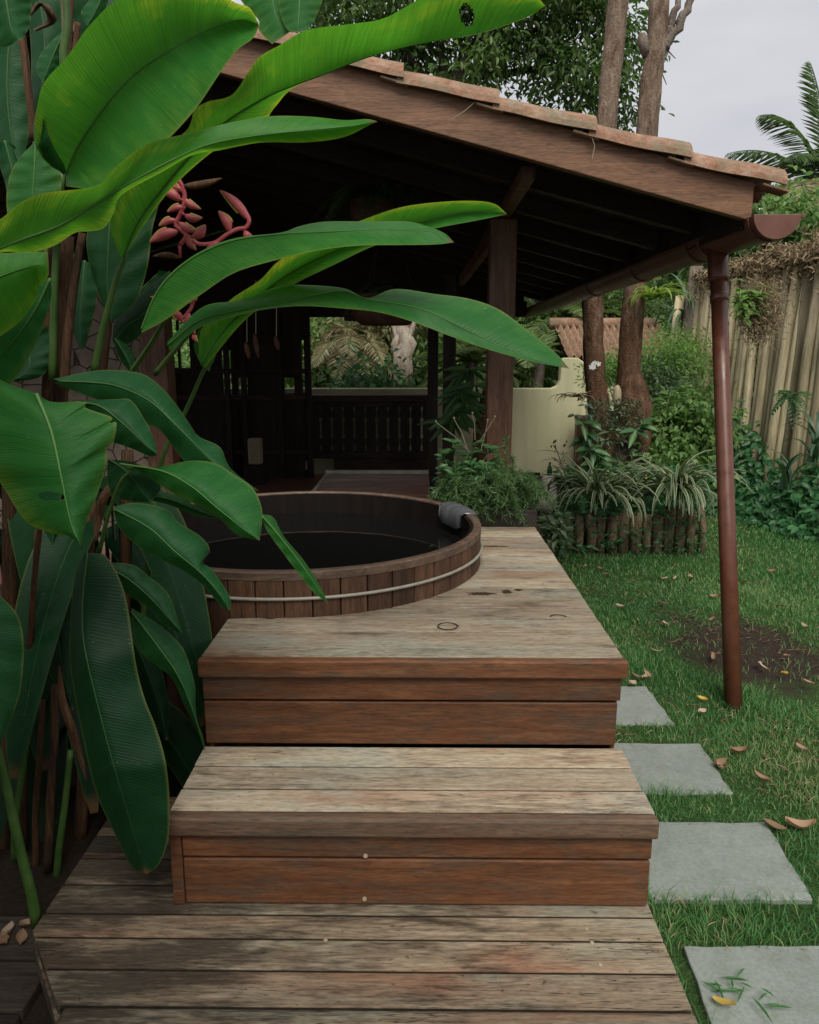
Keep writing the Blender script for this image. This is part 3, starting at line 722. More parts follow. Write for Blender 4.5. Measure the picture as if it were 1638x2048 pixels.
b = MB(); b.tube([(RX, Y0 - .02, rb(RX) + .27), (RX, Y1 + .1, rb(RX) + .27)], .09, 10); b.build('ridge_tile', MAT['tile'], roof, smooth=True)
for px, pts in ((0, [(905, 238), (930, 222), (952, 203)]), (1, [(1185, 318), (1190, 292), (1182, 268)])):
    b = MB(); b.tube([atY(x, y, 3.52) for x, y in pts], .0016, 5); b.build('straw', MAT['beige'], roof)
# plate beam, posts, brace
BX = .513
b = MB(); b.box(BX - .033, BX + .033, 3.75, Y1, 2.302, 2.362); b.build('beam', MAT['post_wood'], pav, bevel=.004)
b = MB(); b.box(.436, .596, 4.76, 4.92, -.02, 2.3005); b.build('post', MAT['post_wood'], pav, bevel=.006)
b = MB(); b.bar(atY(925, 560, 6.6), atY(992, 470, 5.6), .05, .075); b.build('brace', MAT['post_wood'], pav)
def post_px(px0, px1, Y, z1=2.25, mat='dark_wood'):
    a, c = atY(px0, 800, Y)[0], atY(px1, 800, Y)[0]; b = MB(); wdt = c - a
    b.box(a, c, Y, Y + wdt, -.05, z1); b.build('post', MAT[mat], pav, bevel=.006)
post_px(855, 876, 8.9); post_px(886, 911, 7.4)
for X in (-4.6,): 
    b = MB(); b.box(X, X + .16, 4.8, 4.96, -.05, 1.9); b.build('post', MAT['dark_wood'], pav)
# back: tie beam, closed gable, balustrade
b = MB(); b.box(-6, 1.33, 9.5, 9.62, 1.96, 2.14); b.build('tie_beam', MAT['dark_wood_x'], pav)
b = MB(); V = []
for y in (9.54, 9.58): V += [(1.30, y, 2.14), (1.30, y, rb(1.3) + .11), (RX, y, rb(RX) + .11), (-6, y, rb(RX) + .11 - SL * 4.1), (-6, y, 1.9)]
b.add(V, [[0, 1, 2, 3, 4], [9, 8, 7, 6, 5]]); b.build('gable_boards', MAT['dark_wood_x'], pav)
bal = empty('balustrade', (-.5, 9.5, 0), None, None); bal.parent = pav; OFF[bal.name] = OFF[pav.name]; bal.location = (0, 0, 0)
xa, xb = -1.37, .23
b = MB(); b.box(xa, xb, 9.43, 9.57, .92, 1.012); b.box(xa, xb, 9.45, 9.55, .865, .918); b.build('rail', MAT['dark_wood_x'], bal, bevel=.006)
b = MB(); b.box(xa, xb, 9.45, 9.55, .215, .30); b.box(xa + .3, xb, 9.47, 9.53, .04, .213); b.build('rail', MAT['dark_wood_x'], bal, bevel=.006)
prof = [(0, .118), (.07, .118), (.095, .135), (.16, .135), (.185, .10), (.22, .118), (.37, .118), (.41, .095), (.43, .135), (.50, .135), (.525, .118), (.565, .118)]
for i in range(12):
    cx = xa + .07 + i * .142
    if cx > xb - .03: break
    b = MB(); V = []
    for y in (9.485, 9.51):
        V += [(cx + w_ / 2 , y, .30 + z) for z, w_ in prof] + [(cx - w_ / 2, y, .30 + z) for z, w_ in prof[::-1]]
    n = 2 * len(prof); b.add(V, [list(range(n))[::-1], list(range(n, 2 * n))] + [[k, n + k, n + (k + 1) % n, (k + 1) % n][::-1] for k in range(n)]); b.build('baluster', MAT['dark_wood'], bal)
b = MB(); p0 = atY(650, 945, 9.4); b.add([tuple(atY(x, y, 9.42)) for x, y in ((622, 985), (660, 940), (652, 985))] + [tuple(atY(x, y, 9.47)) for x, y in ((622, 985), (660, 940), (652, 985))], [[0, 1, 2], [5, 4, 3], [0, 3, 4, 1], [1, 4, 5, 2], [2, 5, 3, 0]]); b.build('rail_bracket', MAT['dark_wood'], bal)
# timber screen with small openings on the left of the balustrade
scr = empty('timber_screen', (0, 0, 0), None, None); scr.parent = pav; OFF[scr.name] = OFF[pav.name]; scr.location = (0, 0, 0)
colsx = [250, 345, 362, 366, 386, 448, 466, 478, 497, 570, 590, 606, 611, 621]
opens = {1: [(622, 735)], 3: [(622, 735)], 5: [(700, 787)], 7: [(755, 787)], 9: [(755, 786)], 11: [(680, 785), (920, 940)], 6: [], 10: []}
b = MB()
for i in range(len(colsx) - 1):
    xa_, xb_ = atY(colsx[i], 800, 9.3)[0], atY(colsx[i + 1], 800, 9.3)[0]; edges = []
    zs = sorted([(atY(500, y1, 9.3)[2], atY(500, y0, 9.3)[2]) for y0, y1 in opens.get(i, [])]); z = -.02
    for z0, z1 in zs + [(2.1, 2.1)]:
        if z0 > z: b.box(xa_ + .001, xb_ - .001, 9.28, 9.34, z, z0)
        z = z1
b.build('panel', MAT['dark_wood'], scr)
for px in (366 - 20, 455, 488, 618, 560):
    x = atY(px, 800, 9.2)[0]; b = MB(); b.box(x - .03, x + .03, 9.2, 9.27, .0, 2.0); b.build('stud', MAT['dark_wood'], scr, bevel=.004)
for py in (742, 795, 905):
    z = atY(500, py, 9.2)[2]; b = MB(); b.box(-3.6, -1.36, 9.22, 9.275, z - .03, z + .03); b.build('cross_rail', MAT['dark_wood_x'], scr, bevel=.004)
# stone faced wall and the timber post beside it
b = MB(); b.box(-5.6, atY(288, 800, 5.6)[0], 5.6, 5.72, -.05, 1.95); b.build('mosaic_wall', MAT['mosaic'], pav)
post_px(288, 338, 5.5, 1.95, 'post_wood')
b = MB(); b.box(-5.2, -5.0, 3.6, 5.58, -.05, 1.9); b.build('side_wall', MAT['dark_wood'], pav)
# gutter, end cap, brackets, downpipe
gc0 = np.array([1.568, 3.5, 2.098]); gc1 = np.array([1.40, 9.95, 2.06]); GR = .098
gut = None
def half_round(mb, p0, p1, R, th=.004, seg=16, a0=PI, a1=2 * PI):
    V = []
    for p in (p0, p1):
        for rr in (R, R - th):
            for k in range(seg + 1):
                a = a0 + (a1 - a0) * k / seg; V.append((p[0] + rr * math.cos(a), p[1], p[2] + rr * math.sin(a)))
    c = seg + 1; Fs = []
    for k in range(seg): Fs += [[k, k + 1, 2 * c + k + 1, 2 * c + k], [c + k + 1, c + k, 3 * c + k, 3 * c + k + 1]]
    for k in (0, seg): Fs.append([k, c + k, 3 * c + k, 2 * c + k])
    for o in (0, 2 * c):
        for k in range(seg): Fs.append([o + k, o + k + 1, o + c + k + 1, o + c + k])
    mb.add(V, Fs)
b = MB(); half_round(b, gc0, gc1, GR); b.tube([gc0 + (GR, 0, 0), gc1 + (GR, 0, 0)], .009, 8); gut = b.build('gutter', MAT['gutter'], pav, smooth=False)
b = MB(); n = 24; V = []
for y in (3.484, 3.499): V += [(gc0[0] + (GR + .006) * math.cos(PI + PI * k / n), y, gc0[2] + (GR + .006) * math.sin(PI + PI * k / n) + .002) for k in range(n + 1)]
c = n + 1; b.add(V, [list(range(c)), list(range(c, 2 * c))[::-1]] + [[k, c + k, c + (k + 1) % c, (k + 1) % c] for k in range(c)])
b.box(gc0[0] + GR + .0065, gc0[0] + GR + .024, 3.484, 3.499, gc0[2] - .012, gc0[2] + .004); b.build('end_cap', MAT['gutter'], gut, bevel=.002)
for y in (3.56, 4.12, 4.30, 5.3, 6.5):
    t = (y - 3.5) / 6.45; p = gc0 + (gc1 - gc0) * t; b = MB(); half_round(b, p - (0, .02, 0), p + (0, .02, 0), GR + .008, .006); b.build('bracket', MAT['gutter'], gut)
# downpipe leaning a little towards the lawn
dtop = atY(1436, 520, 4.03); dbot = atZ(1466, 1412, ZG + .0)
dv = dbot - dtop
dp = MB(); dp.tube([dtop + dv * t for t in (0.035, .3, .6, 1.02)], .040, 24); dpo = dp.build('downpipe', MAT['copper'], pav, smooth=True)
b = MB(); b.tube([dtop + dv * t for t in (-.03, .004, .045, .055)], [.052, .050, .050, .044], 24); b.build('outlet', MAT['copper'], dpo, smooth=True)
b = MB(); b.tube([dtop + dv * t for t in (.083, .088, .098, .103)], [.0405, .0445, .0445, .0405], 24); b.build('collar', MAT['copper'], dpo, smooth=True)
# ---- things inside the pavilion
cat = MB(); cbase = atZ(861, 1003, .0); cb = atY(861, 1000, 6.2)
def px_prism(pts, Y, th):
    mb = MB(); P = [tuple(atY(x, y, Y)) for x, y in pts]; Q = [tuple(atY(x, y, Y) + np.array([0, th, 0])) for x, y in pts]; n = len(P)
    mb.add(P + Q, [list(range(n)), list(range(n, 2 * n))[::-1]] + [[k, n + k, n + (k + 1) % n, (k + 1) % n] for k in range(n)]); return mb
# seated cat figurine (lathe body, head, two ears) on the floor by the dark post
c0 = atZ(864, 1012, 0.0); s = c0[1] / 1500.
body = MB(); body.lathe(c0, [(.0, 0), (9.5 * s, 0), (10.5 * s, 8 * s), (9 * s, 24 * s), (6.5 * s, 36 * s), (5.5 * s, 40 * s), (7 * s, 45 * s), (7.2 * s, 52 * s), (4.5 * s, 58 * s), (0, 59 * s)], 20)
fig = body.build('cat_figurine', MAT['black'], smooth=True); tag(fig, 'small black figurine with pointed ears standing at the foot of a dark post', 'figurine')
for sg in (-1, 1):
    e = MB(); x = c0[0] + sg * 4 * s; e.lathe((x, c0[1], c0[2] + 53 * s), [(3 * s, 0), (1.6 * s, 6 * s), (0, 11 * s)], 8); e.build('ear', MAT['black'], fig)
lam = MB(); p = atY(511, 928, 8.8); lam.box(p[0] - .075, p[0] + .075, 8.75, 8.9, p[2], p[2] + .31)
o = lam.build('beige_box', MAT['beige'], bevel=.02); tag(o, 'small beige box standing in the dark under the timber screen', 'box')
leg = MB(); leg.box(p[0] - .12, p[0] + .12, 8.7, 8.95, .0, p[2] - .002); o = leg.build('dark_stool', MAT['dark_wood'], bevel=.008); tag(o, 'dark stool carrying the small beige box by the screen', 'stool')
chime = empty('hanging_mobile', tuple(atY(512, 600, 5.0)), 'hanging mobile of reddish pods on thin strings in front of the dark screen', 'mobile')
for px, y0, y1, y2 in ((512, 600, 668, 716), (494, 640, 685, 718), (553, 640, 672, 702)):
    b = MB(); b.tube([atY(px, y0 - 40, 5.0), atY(px, y1, 5.0)], .0025, 5); b.build('string', MAT['beige'], chime)
    b = MB(); a_, c_ = atY(px - 3, y1, 5.0), atY(px + 5, y2, 5.0); b.tube([a_ + (c_ - a_) * t for t in (0, .25, .55, .85, 1)], [.006, .017, .018, .012, .002], 8); b.build('pod', MAT['clay'], chime, smooth=True)
# ================================================================== heliconia clump
hel = empty('heliconia', (-1.0, 2.15, ZG), 'big lush clump of broad green leaves on tall stalks beside the tub steps', 'plant')
def leaf(A, Mi, B, Yd, oA=.05, oB=.05, rnd=.4, n=40, nu=9, pw=1.5, rib=.003, hole=None, wave=.004, cuts=()):
    """edge, midrib and edge traced on the photograph; Yd depths along the midrib; oA, oB how far the edges bend away"""
    A, Mi, B = catmull(A, n), catmull(Mi, n), catmull(B, n)
    t = np.linspace(0, 1, n); Y = np.interp(t, np.linspace(0, 1, len(Yd)), Yd)
    oa = np.interp(t, np.linspace(0, 1, len(oA)), oA) if hasattr(oA, '__len__') else np.full(n, oA)
    ob = np.interp(t, np.linspace(0, 1, len(oB)), oB) if hasattr(oB, '__len__') else np.full(n, oB)
    env = np.sin(PI * t) ** .5
    us = np.concatenate([np.linspace(-1, 0, nu), np.linspace(0, 1, nu)[1:]])
    ph = rng.random() * 6
    V = []; LU = []; LV = []
    for i in range(n):
        for u in us:
            E_, o = (A, oa) if u < 0 else (B, ob); q = abs(u)
            px = Mi[i] + (E_[i] - Mi[i]) * q
            d = Y[i] + o[i] * env[i] * q ** pw + wave * q * math.sin(t[i] * 37 + ph + 2 * u) * env[i]
            V.append(atY(px[0], px[1], d)); LU.append(u); LV.append(t[i])
    c = len(us); Fq = []
    for i in range(n - 1):
        for k in range(c - 1):
            if hole and ((t[i] + .5 / n - hole[0]) / hole[2]) ** 2 + (((us[k] + us[k + 1]) / 2 - hole[1]) / hole[3]) ** 2 < 1: continue
            um = (us[k] + us[k + 1]) / 2
            if any(abs(t[i] + .5 / n - ct - .03 * (abs(um) - 1)) < .5 / n and um * cs > 1 - cd for ct, cs, cd in cuts): continue
            Fq.append([i * c + k, i * c + k + 1, (i + 1) * c + k + 1, (i + 1) * c + k])
    V = np.array(V)
    o = quick('leaf', V, np.array(Fq), MAT['heli'], hel, {'lu': LU, 'lv': LV, 'rnd': np.full(len(V), rnd)}, smooth=True)
    R = V[nu - 1::c]; b = MB(); m = int(n * .94)
    b.tube(R[:m], [rib * (1 - .85 * i / m) for i in range(m)], 6, r=rnd); b.build('midrib', MAT['rib'], o, smooth=True)
    return o
def stem(pts, Ys, r0, r1, mat='stem', n=14, name='stalk', wob=0):
    P = catmull(pts, n); Y = np.interp(np.linspace(0, 1, n), np.linspace(0, 1, len(Ys)), Ys)
    b = MB(); b.tube([atY(p[0], p[1], y) for p, y in zip(P, Y)], list(np.linspace(r0, r1, n)), 10, wob=wob); return b.build(name, MAT[mat], hel, smooth=True)

# A: the broad leaf held high, seen from below
leaf([(125, 345), (85, 315), (70, 262), (76, 205), (92, 160), (135, 112), (180, 50), (240, -5), (330, -45), (420, -30), (468, 3), (500, 15), (518, 45)],
     [(132, 348), (165, 280), (225, 195), (280, 140), (350, 95), (420, 58), (480, 40), (518, 48)],
     [(132, 372), (190, 375), (260, 345), (320, 295), (390, 220), (440, 147), (475, 100), (505, 78), (518, 55), (519, 50)],
     [2.05, 1.98, 1.95, 1.95], -.12, -.10, .60, 170, 22)
# curled base of A
leaf([(125, 345), (95, 325), (72, 290), (68, 250), (76, 205)], [(128, 348), (108, 330), (88, 300), (78, 262), (78, 205)], [(132, 345), (130, 330), (112, 300), (96, 262), (80, 205)], [2.03, 1.96, 1.97], 0, -.03, .3, 20, 4, rib=.001)
# A2: lower lobe to the left of A
leaf([(72, 280), (40, 315), (20, 350), (13, 400), (18, 440)], [(72, 280), (70, 330), (66, 380), (60, 440)], [(72, 280), (105, 318), (122, 345), (122, 390), (118, 440)], [2.12, 2.1], .03, .03, .5)
# B: the long one reaching over the roof edge
leaf([(245, 520), (225, 470), (222, 430), (240, 385), (300, 310), (372, 262), (390, 220), (416, 203), (465, 189), (500, 140), (520, 113), (560, 90), (615, 60), (700, 48), (770, 36), (850, -5), (960, -30), (1060, -14), (1092, 12)],
     [(245, 520), (280, 440), (340, 360), (400, 292), (460, 238), (530, 196), (585, 172), (650, 148), (720, 120), (800, 97), (870, 82), (960, 66), (1050, 36), (1092, 12)],
     [(245, 520), (285, 455), (345, 375), (430, 300), (520, 250), (550, 215), (585, 177), (650, 149), (720, 121), (800, 98), (870, 83), (960, 67), (1050, 37), (1092, 12)],
     [2.15, 2.1, 2.0, 1.9, 1.85], -.10, [.02, .03, .06, .10, .10, .06, .02], .70, 240, 22, hole=(.845, -.42, .012, .25))
# C: the long twisted leaf in front
leaf([(-60, 470), (0, 438), (40, 405), (90, 385), (190, 372), (225, 340), (290, 290), (380, 265), (470, 243), (545, 232), (620, 233), (690, 240), (735, 238), (756, 243)],
     [(-60, 520), (40, 480), (120, 450), (190, 408), (260, 365), (340, 322), (420, 288), (520, 270), (620, 260), (700, 252), (756, 243)],
     [(-60, 540), (0, 505), (60, 505), (110, 490), (150, 465), (178, 462), (208, 455), (228, 425), (245, 388), (330, 340), (385, 310), (440, 300), (520, 285), (600, 285), (660, 280), (700, 270), (735, 252), (756, 243)],
     [1.65, 1.72, 1.76, 1.8], [-.08, -.05, -.02, .03, .05], [.06, .05, .05, .05], .74, 170, 14)
# D: dark broad leaf hanging behind
leaf([(220, 420), (185, 440), (173, 480), (182, 540), (203, 600), (222, 645)], [(222, 420), (217, 500), (215, 570), (222, 645)],
     [(225, 420), (315, 385), (305, 460), (294, 540), (270, 605), (222, 645)], [2.25, 2.2], .05, .05, .18)
# E: arching leaf folded along its midrib
leaf([(283, 655), (310, 588), (345, 543), (400, 503), (470, 476), (560, 465), (600, 452), (652, 443), (738, 443), (814, 443), (862, 455), (890, 467), (908, 484)],
     [(283, 658), (310, 592), (345, 547), (400, 507), (470, 480), (560, 468), (640, 464), (760, 459), (850, 462), (890, 470), (908, 484)],
     [(283, 665), (330, 640), (400, 590), (470, 545), (560, 518), (640, 500), (720, 491), (800, 490), (870, 489), (908, 485)],
     [2.0, 1.95, 1.88, 1.85], [.01, .02, .10, .10, .05], -.04, .62, 170, 14)
# F: pale green leaf behind E
leaf([(397, 715), (405, 655), (460, 600), (520, 560), (560, 520), (640, 475), (725, 440), (800, 415), (880, 404), (950, 402), (990, 408), (1014, 428)],
     [(402, 730), (440, 670), (500, 610), (560, 560), (620, 525), (700, 490), (780, 462), (860, 440), (940, 425), (1014, 428)],
     [(410, 735), (480, 650), (540, 600), (598, 563), (665, 531), (740, 495), (800, 475), (870, 457), (960, 440), (1014, 429)],
     [2.2, 2.12, 2.05, 2.0], -.06, -.04, .62, 64, 8)
# H: long low arching leaf with its tip over the planter
leaf([(335, 683), (405, 614), (480, 600), (560, 572), (620, 570), (690, 577), (735, 596), (790, 578), (870, 588), (940, 598), (1000, 620), (1060, 665), (1110, 705), (1139, 738)],
     [(335, 690), (400, 640), (470, 622), (560, 605), (640, 588), (690, 583), (735, 598), (810, 610), (865, 626), (930, 658), (1000, 692), (1080, 722), (1139, 738)],
     [(340, 700), (400, 655), (470, 632), (540, 617), (610, 612), (690, 617), (760, 625), (830, 645), (900, 672), (980, 700), (1060, 722), (1139, 738)],
     [2.1, 2.0, 1.92, 1.9], [.02, .08, .10, .10, .08], [-.03, -.04, -.02, -.03], .5, 170, 14)
# I: dark leaf arching to the right over J
leaf([(107, 757), (197, 740), (273, 744), (308, 761), (342, 795), (376, 842), (397, 872), (440, 894), (461, 936), (519, 983)],
     [(120, 762), (180, 764), (235, 772), (300, 802), (350, 848), (400, 898), (450, 945), (519, 983)],
     [(107, 764), (170, 790), (240, 815), (295, 847), (325, 865), (372, 925), (420, 945), (470, 965), (519, 984)], [2.0, 1.9, 1.9], .07, .03, .28, 48, 8)
# J: lighter leaf in front of it
leaf([(240, 925), (265, 935), (320, 933), (380, 921), (430, 926), (470, 950), (505, 975), (522, 1010), (524, 1040), (519, 1081)],
     [(240, 927), (325, 942), (385, 974), (430, 1012), (480, 1052), (519, 1081)],
     [(240, 928), (273, 938), (342, 983), (410, 1018), (440, 1037), (474, 1069), (519, 1081)], [1.85, 1.75, 1.72], .09, .03, .46, 48, 9)
leaf([(215, 920), (214, 960), (222, 985), (250, 1000), (300, 1004)], [(218, 918), (250, 940), (275, 970), (300, 1003)], [(222, 918), (270, 925), (310, 950), (322, 975), (302, 1003)], [1.9, 1.88], .03, .03, .15, 24, 6)
leaf([(300, 985), (340, 985), (380, 1005), (437, 1035)], [(300, 992), (340, 998), (390, 1018), (437, 1036)], [(300, 1000), (340, 1010), (395, 1032), (437, 1038)], [1.95, 1.9], .02, .02, .2, 24, 5)
# K: the broad pale leaf at the left edge, with a hole
leaf([(75, 787), (30, 772), (-20, 757), (-65, 800), (-55, 900), (0, 965), (50, 1040), (100, 1064), (140, 1073), (161, 1092)],
     [(73, 787), (103, 864), (124, 962), (141, 1043), (161, 1092)],
     [(75, 787), (105, 803), (170, 803), (172, 815), (222, 833), (220, 845), (233, 845), (228, 880), (216, 892), (210, 940), (190, 1000), (170, 1050), (161, 1092)],
     [1.55, 1.48, 1.45], .08, .07, .5, 170, 34, rib=.0045, hole=(.665, -.24, .024, .24))
leaf([(150, 800), (170, 800), (230, 798), (262, 800), (290, 840), (305, 870), (315, 908)], [(150, 803), (200, 812), (250, 850), (290, 888), (315, 908)], [(150, 806), (190, 850), (220, 880), (260, 895), (300, 912), (315, 909)], [1.85, 1.8], .05, .03, .24, 36, 8)
# M, N: dark leaves hanging below
leaf([(228, 1012), (273, 1005), (333, 1018), (355, 1043), (402, 1073), (420, 1100), (405, 1124), (425, 1140), (459, 1193), (459, 1222)],
     [(230, 1018), (299, 1056), (350, 1103), (402, 1146), (440, 1190), (459, 1222)],
     [(228, 1022), (236, 1052), (273, 1090), (325, 1120), (367, 1141), (406, 1171), (440, 1210), (459, 1222)], [1.85, 1.8, 1.8], .05, .04, .3, 48, 8)
leaf([(205, 1124), (265, 1129), (299, 1154), (333, 1184), (350, 1223), (365, 1268)], [(208, 1130), (260, 1160), (310, 1205), (365, 1268)],
     [(208, 1138), (256, 1189), (291, 1210), (316, 1240), (342, 1257), (365, 1268)], [1.88, 1.86], .03, .03, .14, 36, 6)
leaf([(300, 1150), (325, 1152), (345, 1180), (350, 1222)], [(300, 1155), (322, 1172), (350, 1222)], [(298, 1160), (310, 1190), (350, 1222)], [1.95, 1.92], .02, .02, .2, 20, 5, rib=.002)
leaf([(524, 1028), (547, 1035), (568, 1073), (607, 1120), (632, 1159), (650, 1193), (655, 1206)], [(524, 1032), (550, 1062), (590, 1112), (628, 1165), (655, 1206)],
     [(524, 1036), (533, 1060), (560, 1098), (590, 1138), (625, 1182), (655, 1206)], [1.85, 1.9], .05, .0, .5, 36, 5)
# P: hanging beside the deck
leaf([(262, 1215), (316, 1248), (359, 1287), (376, 1321), (389, 1370), (390, 1400), (394, 1440), (405, 1471), (409, 1500)], [(262, 1222), (310, 1285), (355, 1350), (385, 1420), (409, 1500)],
     [(262, 1228), (280, 1300), (342, 1355), (366, 1405), (390, 1454), (401, 1482), (408, 1500)], [1.95, 1.93, 1.95], .04, .03, .26, 48, 7)
# Q: the long leaf hanging in front, its shade put into a dark tone
leaf([(170, 1105), (150, 1150), (140, 1250), (140, 1330), (160, 1450), (190, 1580), (225, 1660), (260, 1730), (290, 1748)],
     [(175, 1105), (165, 1200), (168, 1290), (200, 1430), (235, 1560), (265, 1660), (290, 1748)],
     [(180, 1105), (215, 1115), (250, 1190), (272, 1330), (290, 1400), (310, 1450), (330, 1520), (338, 1600), (335, 1680), (315, 1730), (291, 1748)], [1.85, 1.72, 1.66, 1.70], .06, .05, .06, 64, 10)
leaf([(-30, 1150), (0, 1190), (35, 1230), (47, 1290), (40, 1380), (20, 1440), (-4, 1500)], [(-50, 1150), (-30, 1300), (-5, 1500)], [(-90, 1150), (-110, 1300), (-60, 1440), (-5, 1500)], [1.6, 1.55], .05, .05, .2, 36, 8)
# S: the pale torn leaf at the left edge and its darker under-lobe
leaf([(-110, 525), (-40, 508), (20, 505), (60, 503), (96, 503)], [(-110, 600), (-40, 570), (20, 545), (70, 530), (98, 530)], [(-110, 740), (-40, 700), (0, 672), (40, 642), (72, 598), (82, 560), (84, 572), (98, 548)], [1.5, 1.45], .06, .05, .74, 40, 8)
leaf([(100, 555), (60, 560), (0, 600), (-60, 680)], [(101, 556), (70, 620), (20, 690), (-60, 760)], [(102, 556), (103, 595), (90, 640), (65, 700), (20, 770), (-60, 840)], [1.6, 1.62], .02, .02, .38, 30, 7)
# leaves of the crown at the top and behind
leaf([(475, -10), (498, 20), (518, 40), (520, 62), (545, 88)], [(540, -40), (548, 10), (556, 40), (580, 64)], [(560, -40), (575, 0), (572, 40), (582, 64)], [2.3, 2.25], .02, .02, .5, 24, 6, rib=.002)
leaf([(556, -30), (560, 20), (570, 50), (582, 65)], [(600, -40), (600, 0), (598, 40), (596, 64)], [(655, -40), (646, 0), (630, 40), (614, 62)], [2.25, 2.2], .03, .03, .45, 24, 6)
leaf([(-40, -60), (-40, 20), (0, 90), (30, 85)], [(10, -60), (15, 10), (25, 60), (40, 80)], [(62, -60), (64, 0), (60, 50), (45, 78)], [1.6, 1.58], .04, .04, .3, 24, 6)
leaf([(128, 60), (100, 85), (78, 115), (74, 140), (85, 162)], [(130, 62), (112, 100), (98, 135), (87, 163)], [(132, 64), (128, 110), (112, 145), (90, 164)], [2.2, 2.2], .02, .02, .34, 24, 6)
leaf([(215, -40), (180, 0), (163, 24), (175, 50)], [(218, -40), (200, 5), (185, 35), (176, 50)], [(225, -40), (216, 5), (200, 35), (178, 50)], [2.3, 2.3], .02, .02, .34, 20, 5)
for A_, M_, B_, Yd, r in [
    ([(-10, 90), (-20, 200), (0, 300), (40, 330)], [(20, 60), (15, 180), (25, 280), (42, 335)], [(50, 50), (62, 150), (60, 250), (45, 335)], [2.4, 2.35], .22),
    ([(40, -40), (60, 60), (62, 170), (48, 290)], [(75, -40), (90, 80), (80, 200), (52, 290)], [(120, -40), (125, 90), (110, 220), (56, 290)], [2.5, 2.45], .16),
    ([(120, -40), (140, 30), (190, 120), (240, 200)], [(170, -60), (210, 20), (240, 100), (250, 200)], [(240, -60), (270, 20), (280, 100), (262, 200)], [2.55, 2.5], .12),
    ([(-10, 290), (0, 330), (15, 390), (12, 470)], [(10, 280), (25, 340), (30, 400), (20, 470)], [(30, 290), (52, 345), (55, 400), (30, 470)], [2.35, 2.35], .3),
    ([(90, 440), (80, 520), (90, 600), (110, 680)], [(110, 440), (115, 520), (115, 600), (112, 680)], [(130, 440), (150, 520), (140, 600), (115, 680)], [2.5, 2.5], .12),
    ([(155, 520), (140, 580), (140, 640), (160, 700)], [(170, 520), (165, 580), (160, 640), (163, 700)], [(188, 530), (195, 590), (185, 640), (166, 700)], [2.45, 2.4], .2),
    ([(320, 540), (270, 590), (240, 640), (232, 670)], [(345, 545), (300, 600), (262, 650), (233, 672)], [(365, 560), (330, 620), (290, 660), (236, 676)], [2.4, 2.45], .1),
    ([(225, 680), (232, 640), (280, 590), (340, 540)], [(228, 686), (250, 655), (290, 625), (345, 560)], [(232, 690), (262, 685), (300, 650), (350, 590)], [2.35, 2.35], .1),
    ([(228, 678), (232, 700), (245, 725), (262, 745)], [(230, 676), (245, 700), (258, 724), (264, 746)], [(235, 675), (258, 694), (270, 720), (266, 746)], [2.3, 2.3], .3),
    ([(0, 690), (-20, 720), (-20, 750), (20, 760)], [(40, 690), (60, 720), (50, 745), (22, 762)], [(95, 650), (110, 700), (85, 750), (25, 764)], [2.2, 2.15], .14),
    ([(397, 660), (388, 690), (398, 720), (415, 740)], [(428, 640), (420, 680), (418, 715), (416, 741)], [(450, 640), (440, 680), (430, 715), (418, 742)], [2.3, 2.3], .3),
    ([(60, 1130), (70, 1250), (100, 1350), (140, 1420)], [(90, 1130), (110, 1240), (125, 1340), (142, 1420)], [(130, 1110), (150, 1230), (150, 1330), (146, 1420)], [2.2, 2.1], .05),
    ([(225, 1230), (260, 1330), (300, 1430), (330, 1480)], [(235, 1220), (285, 1320), (320, 1420), (333, 1480)], [(245, 1210), (310, 1310), (336, 1400), (336, 1480)], [2.25, 2.25], .04)]:
    leaf(A_, M_, B_, Yd, .03, .03, r, 28, 6)
# leaves added to the clump: dark ones deeper in, unseen ones that cast shade
def wleaf(base, az, el, L, W, sag, rnd, n=26, nu=5):
    base = np.asarray(base, float)
    if base[2] < 2.2 and base[1] > .3:
        f_ = base + [-.08, .15, 0]; f_[2] = ZG; q = MB(); q.tube([base, base * .7 + f_ * .3 + [0, 0, .04], f_], [.005, .008, .011], 7); q.build('stalk', MAT['stem'], hel, smooth=True)
    a, e = math.radians(az), math.radians(el); t = np.linspace(0, 1, n)
    d = np.array([math.cos(a) * math.cos(e), math.sin(a) * math.cos(e), math.sin(e)])
    R = base + d * (t * L)[:, None] + np.array([0, 0, -1.]) * (sag * L * t ** 2)[:, None]; T = unit(np.gradient(R, axis=0)); S = unit(np.cross(T, np.array([0, 0, 1.]) + 1e-3)); U = np.cross(S, T)
    us = np.linspace(-1, 1, 2 * nu + 1); wd = W / 2 * np.sin(PI * (.04 + .95 * t)) ** .6
    V = (R[:, None] + S[:, None] * (us[None, :, None] * wd[:, None, None]) + U[:, None] * (np.abs(us)[None, :, None] ** 1.3 * wd[:, None, None] * .35)).reshape(-1, 3)
    c = len(us); i = (np.arange(n - 1)[:, None] * c + np.arange(c - 1)[None]).ravel()
    o = quick('leaf', V, np.stack([i, i + 1, i + c + 1, i + c], 1), MAT['heli'], hel, {'lu': np.tile(us, n), 'lv': np.repeat(t, c), 'rnd': np.full(len(V), rnd)}, smooth=True)
    b = MB(); b.tube(R[:-2], list(np.linspace(.003, .0008, n - 2)), 6, r=rnd); b.build('midrib', MAT['rib'], o, smooth=True)
for k in range(20):
    p = atY(rng.uniform(-40, 300), rng.uniform(880, 1500), rng.uniform(2.45, 2.75)); wleaf(p, rng.uniform(-150, -20), rng.uniform(20, 80), rng.uniform(.5, .8), rng.uniform(.16, .22), rng.uniform(1.2, 1.9), rng.random() * .2)  # added behind the stalks, dark-toned to stand for shade there
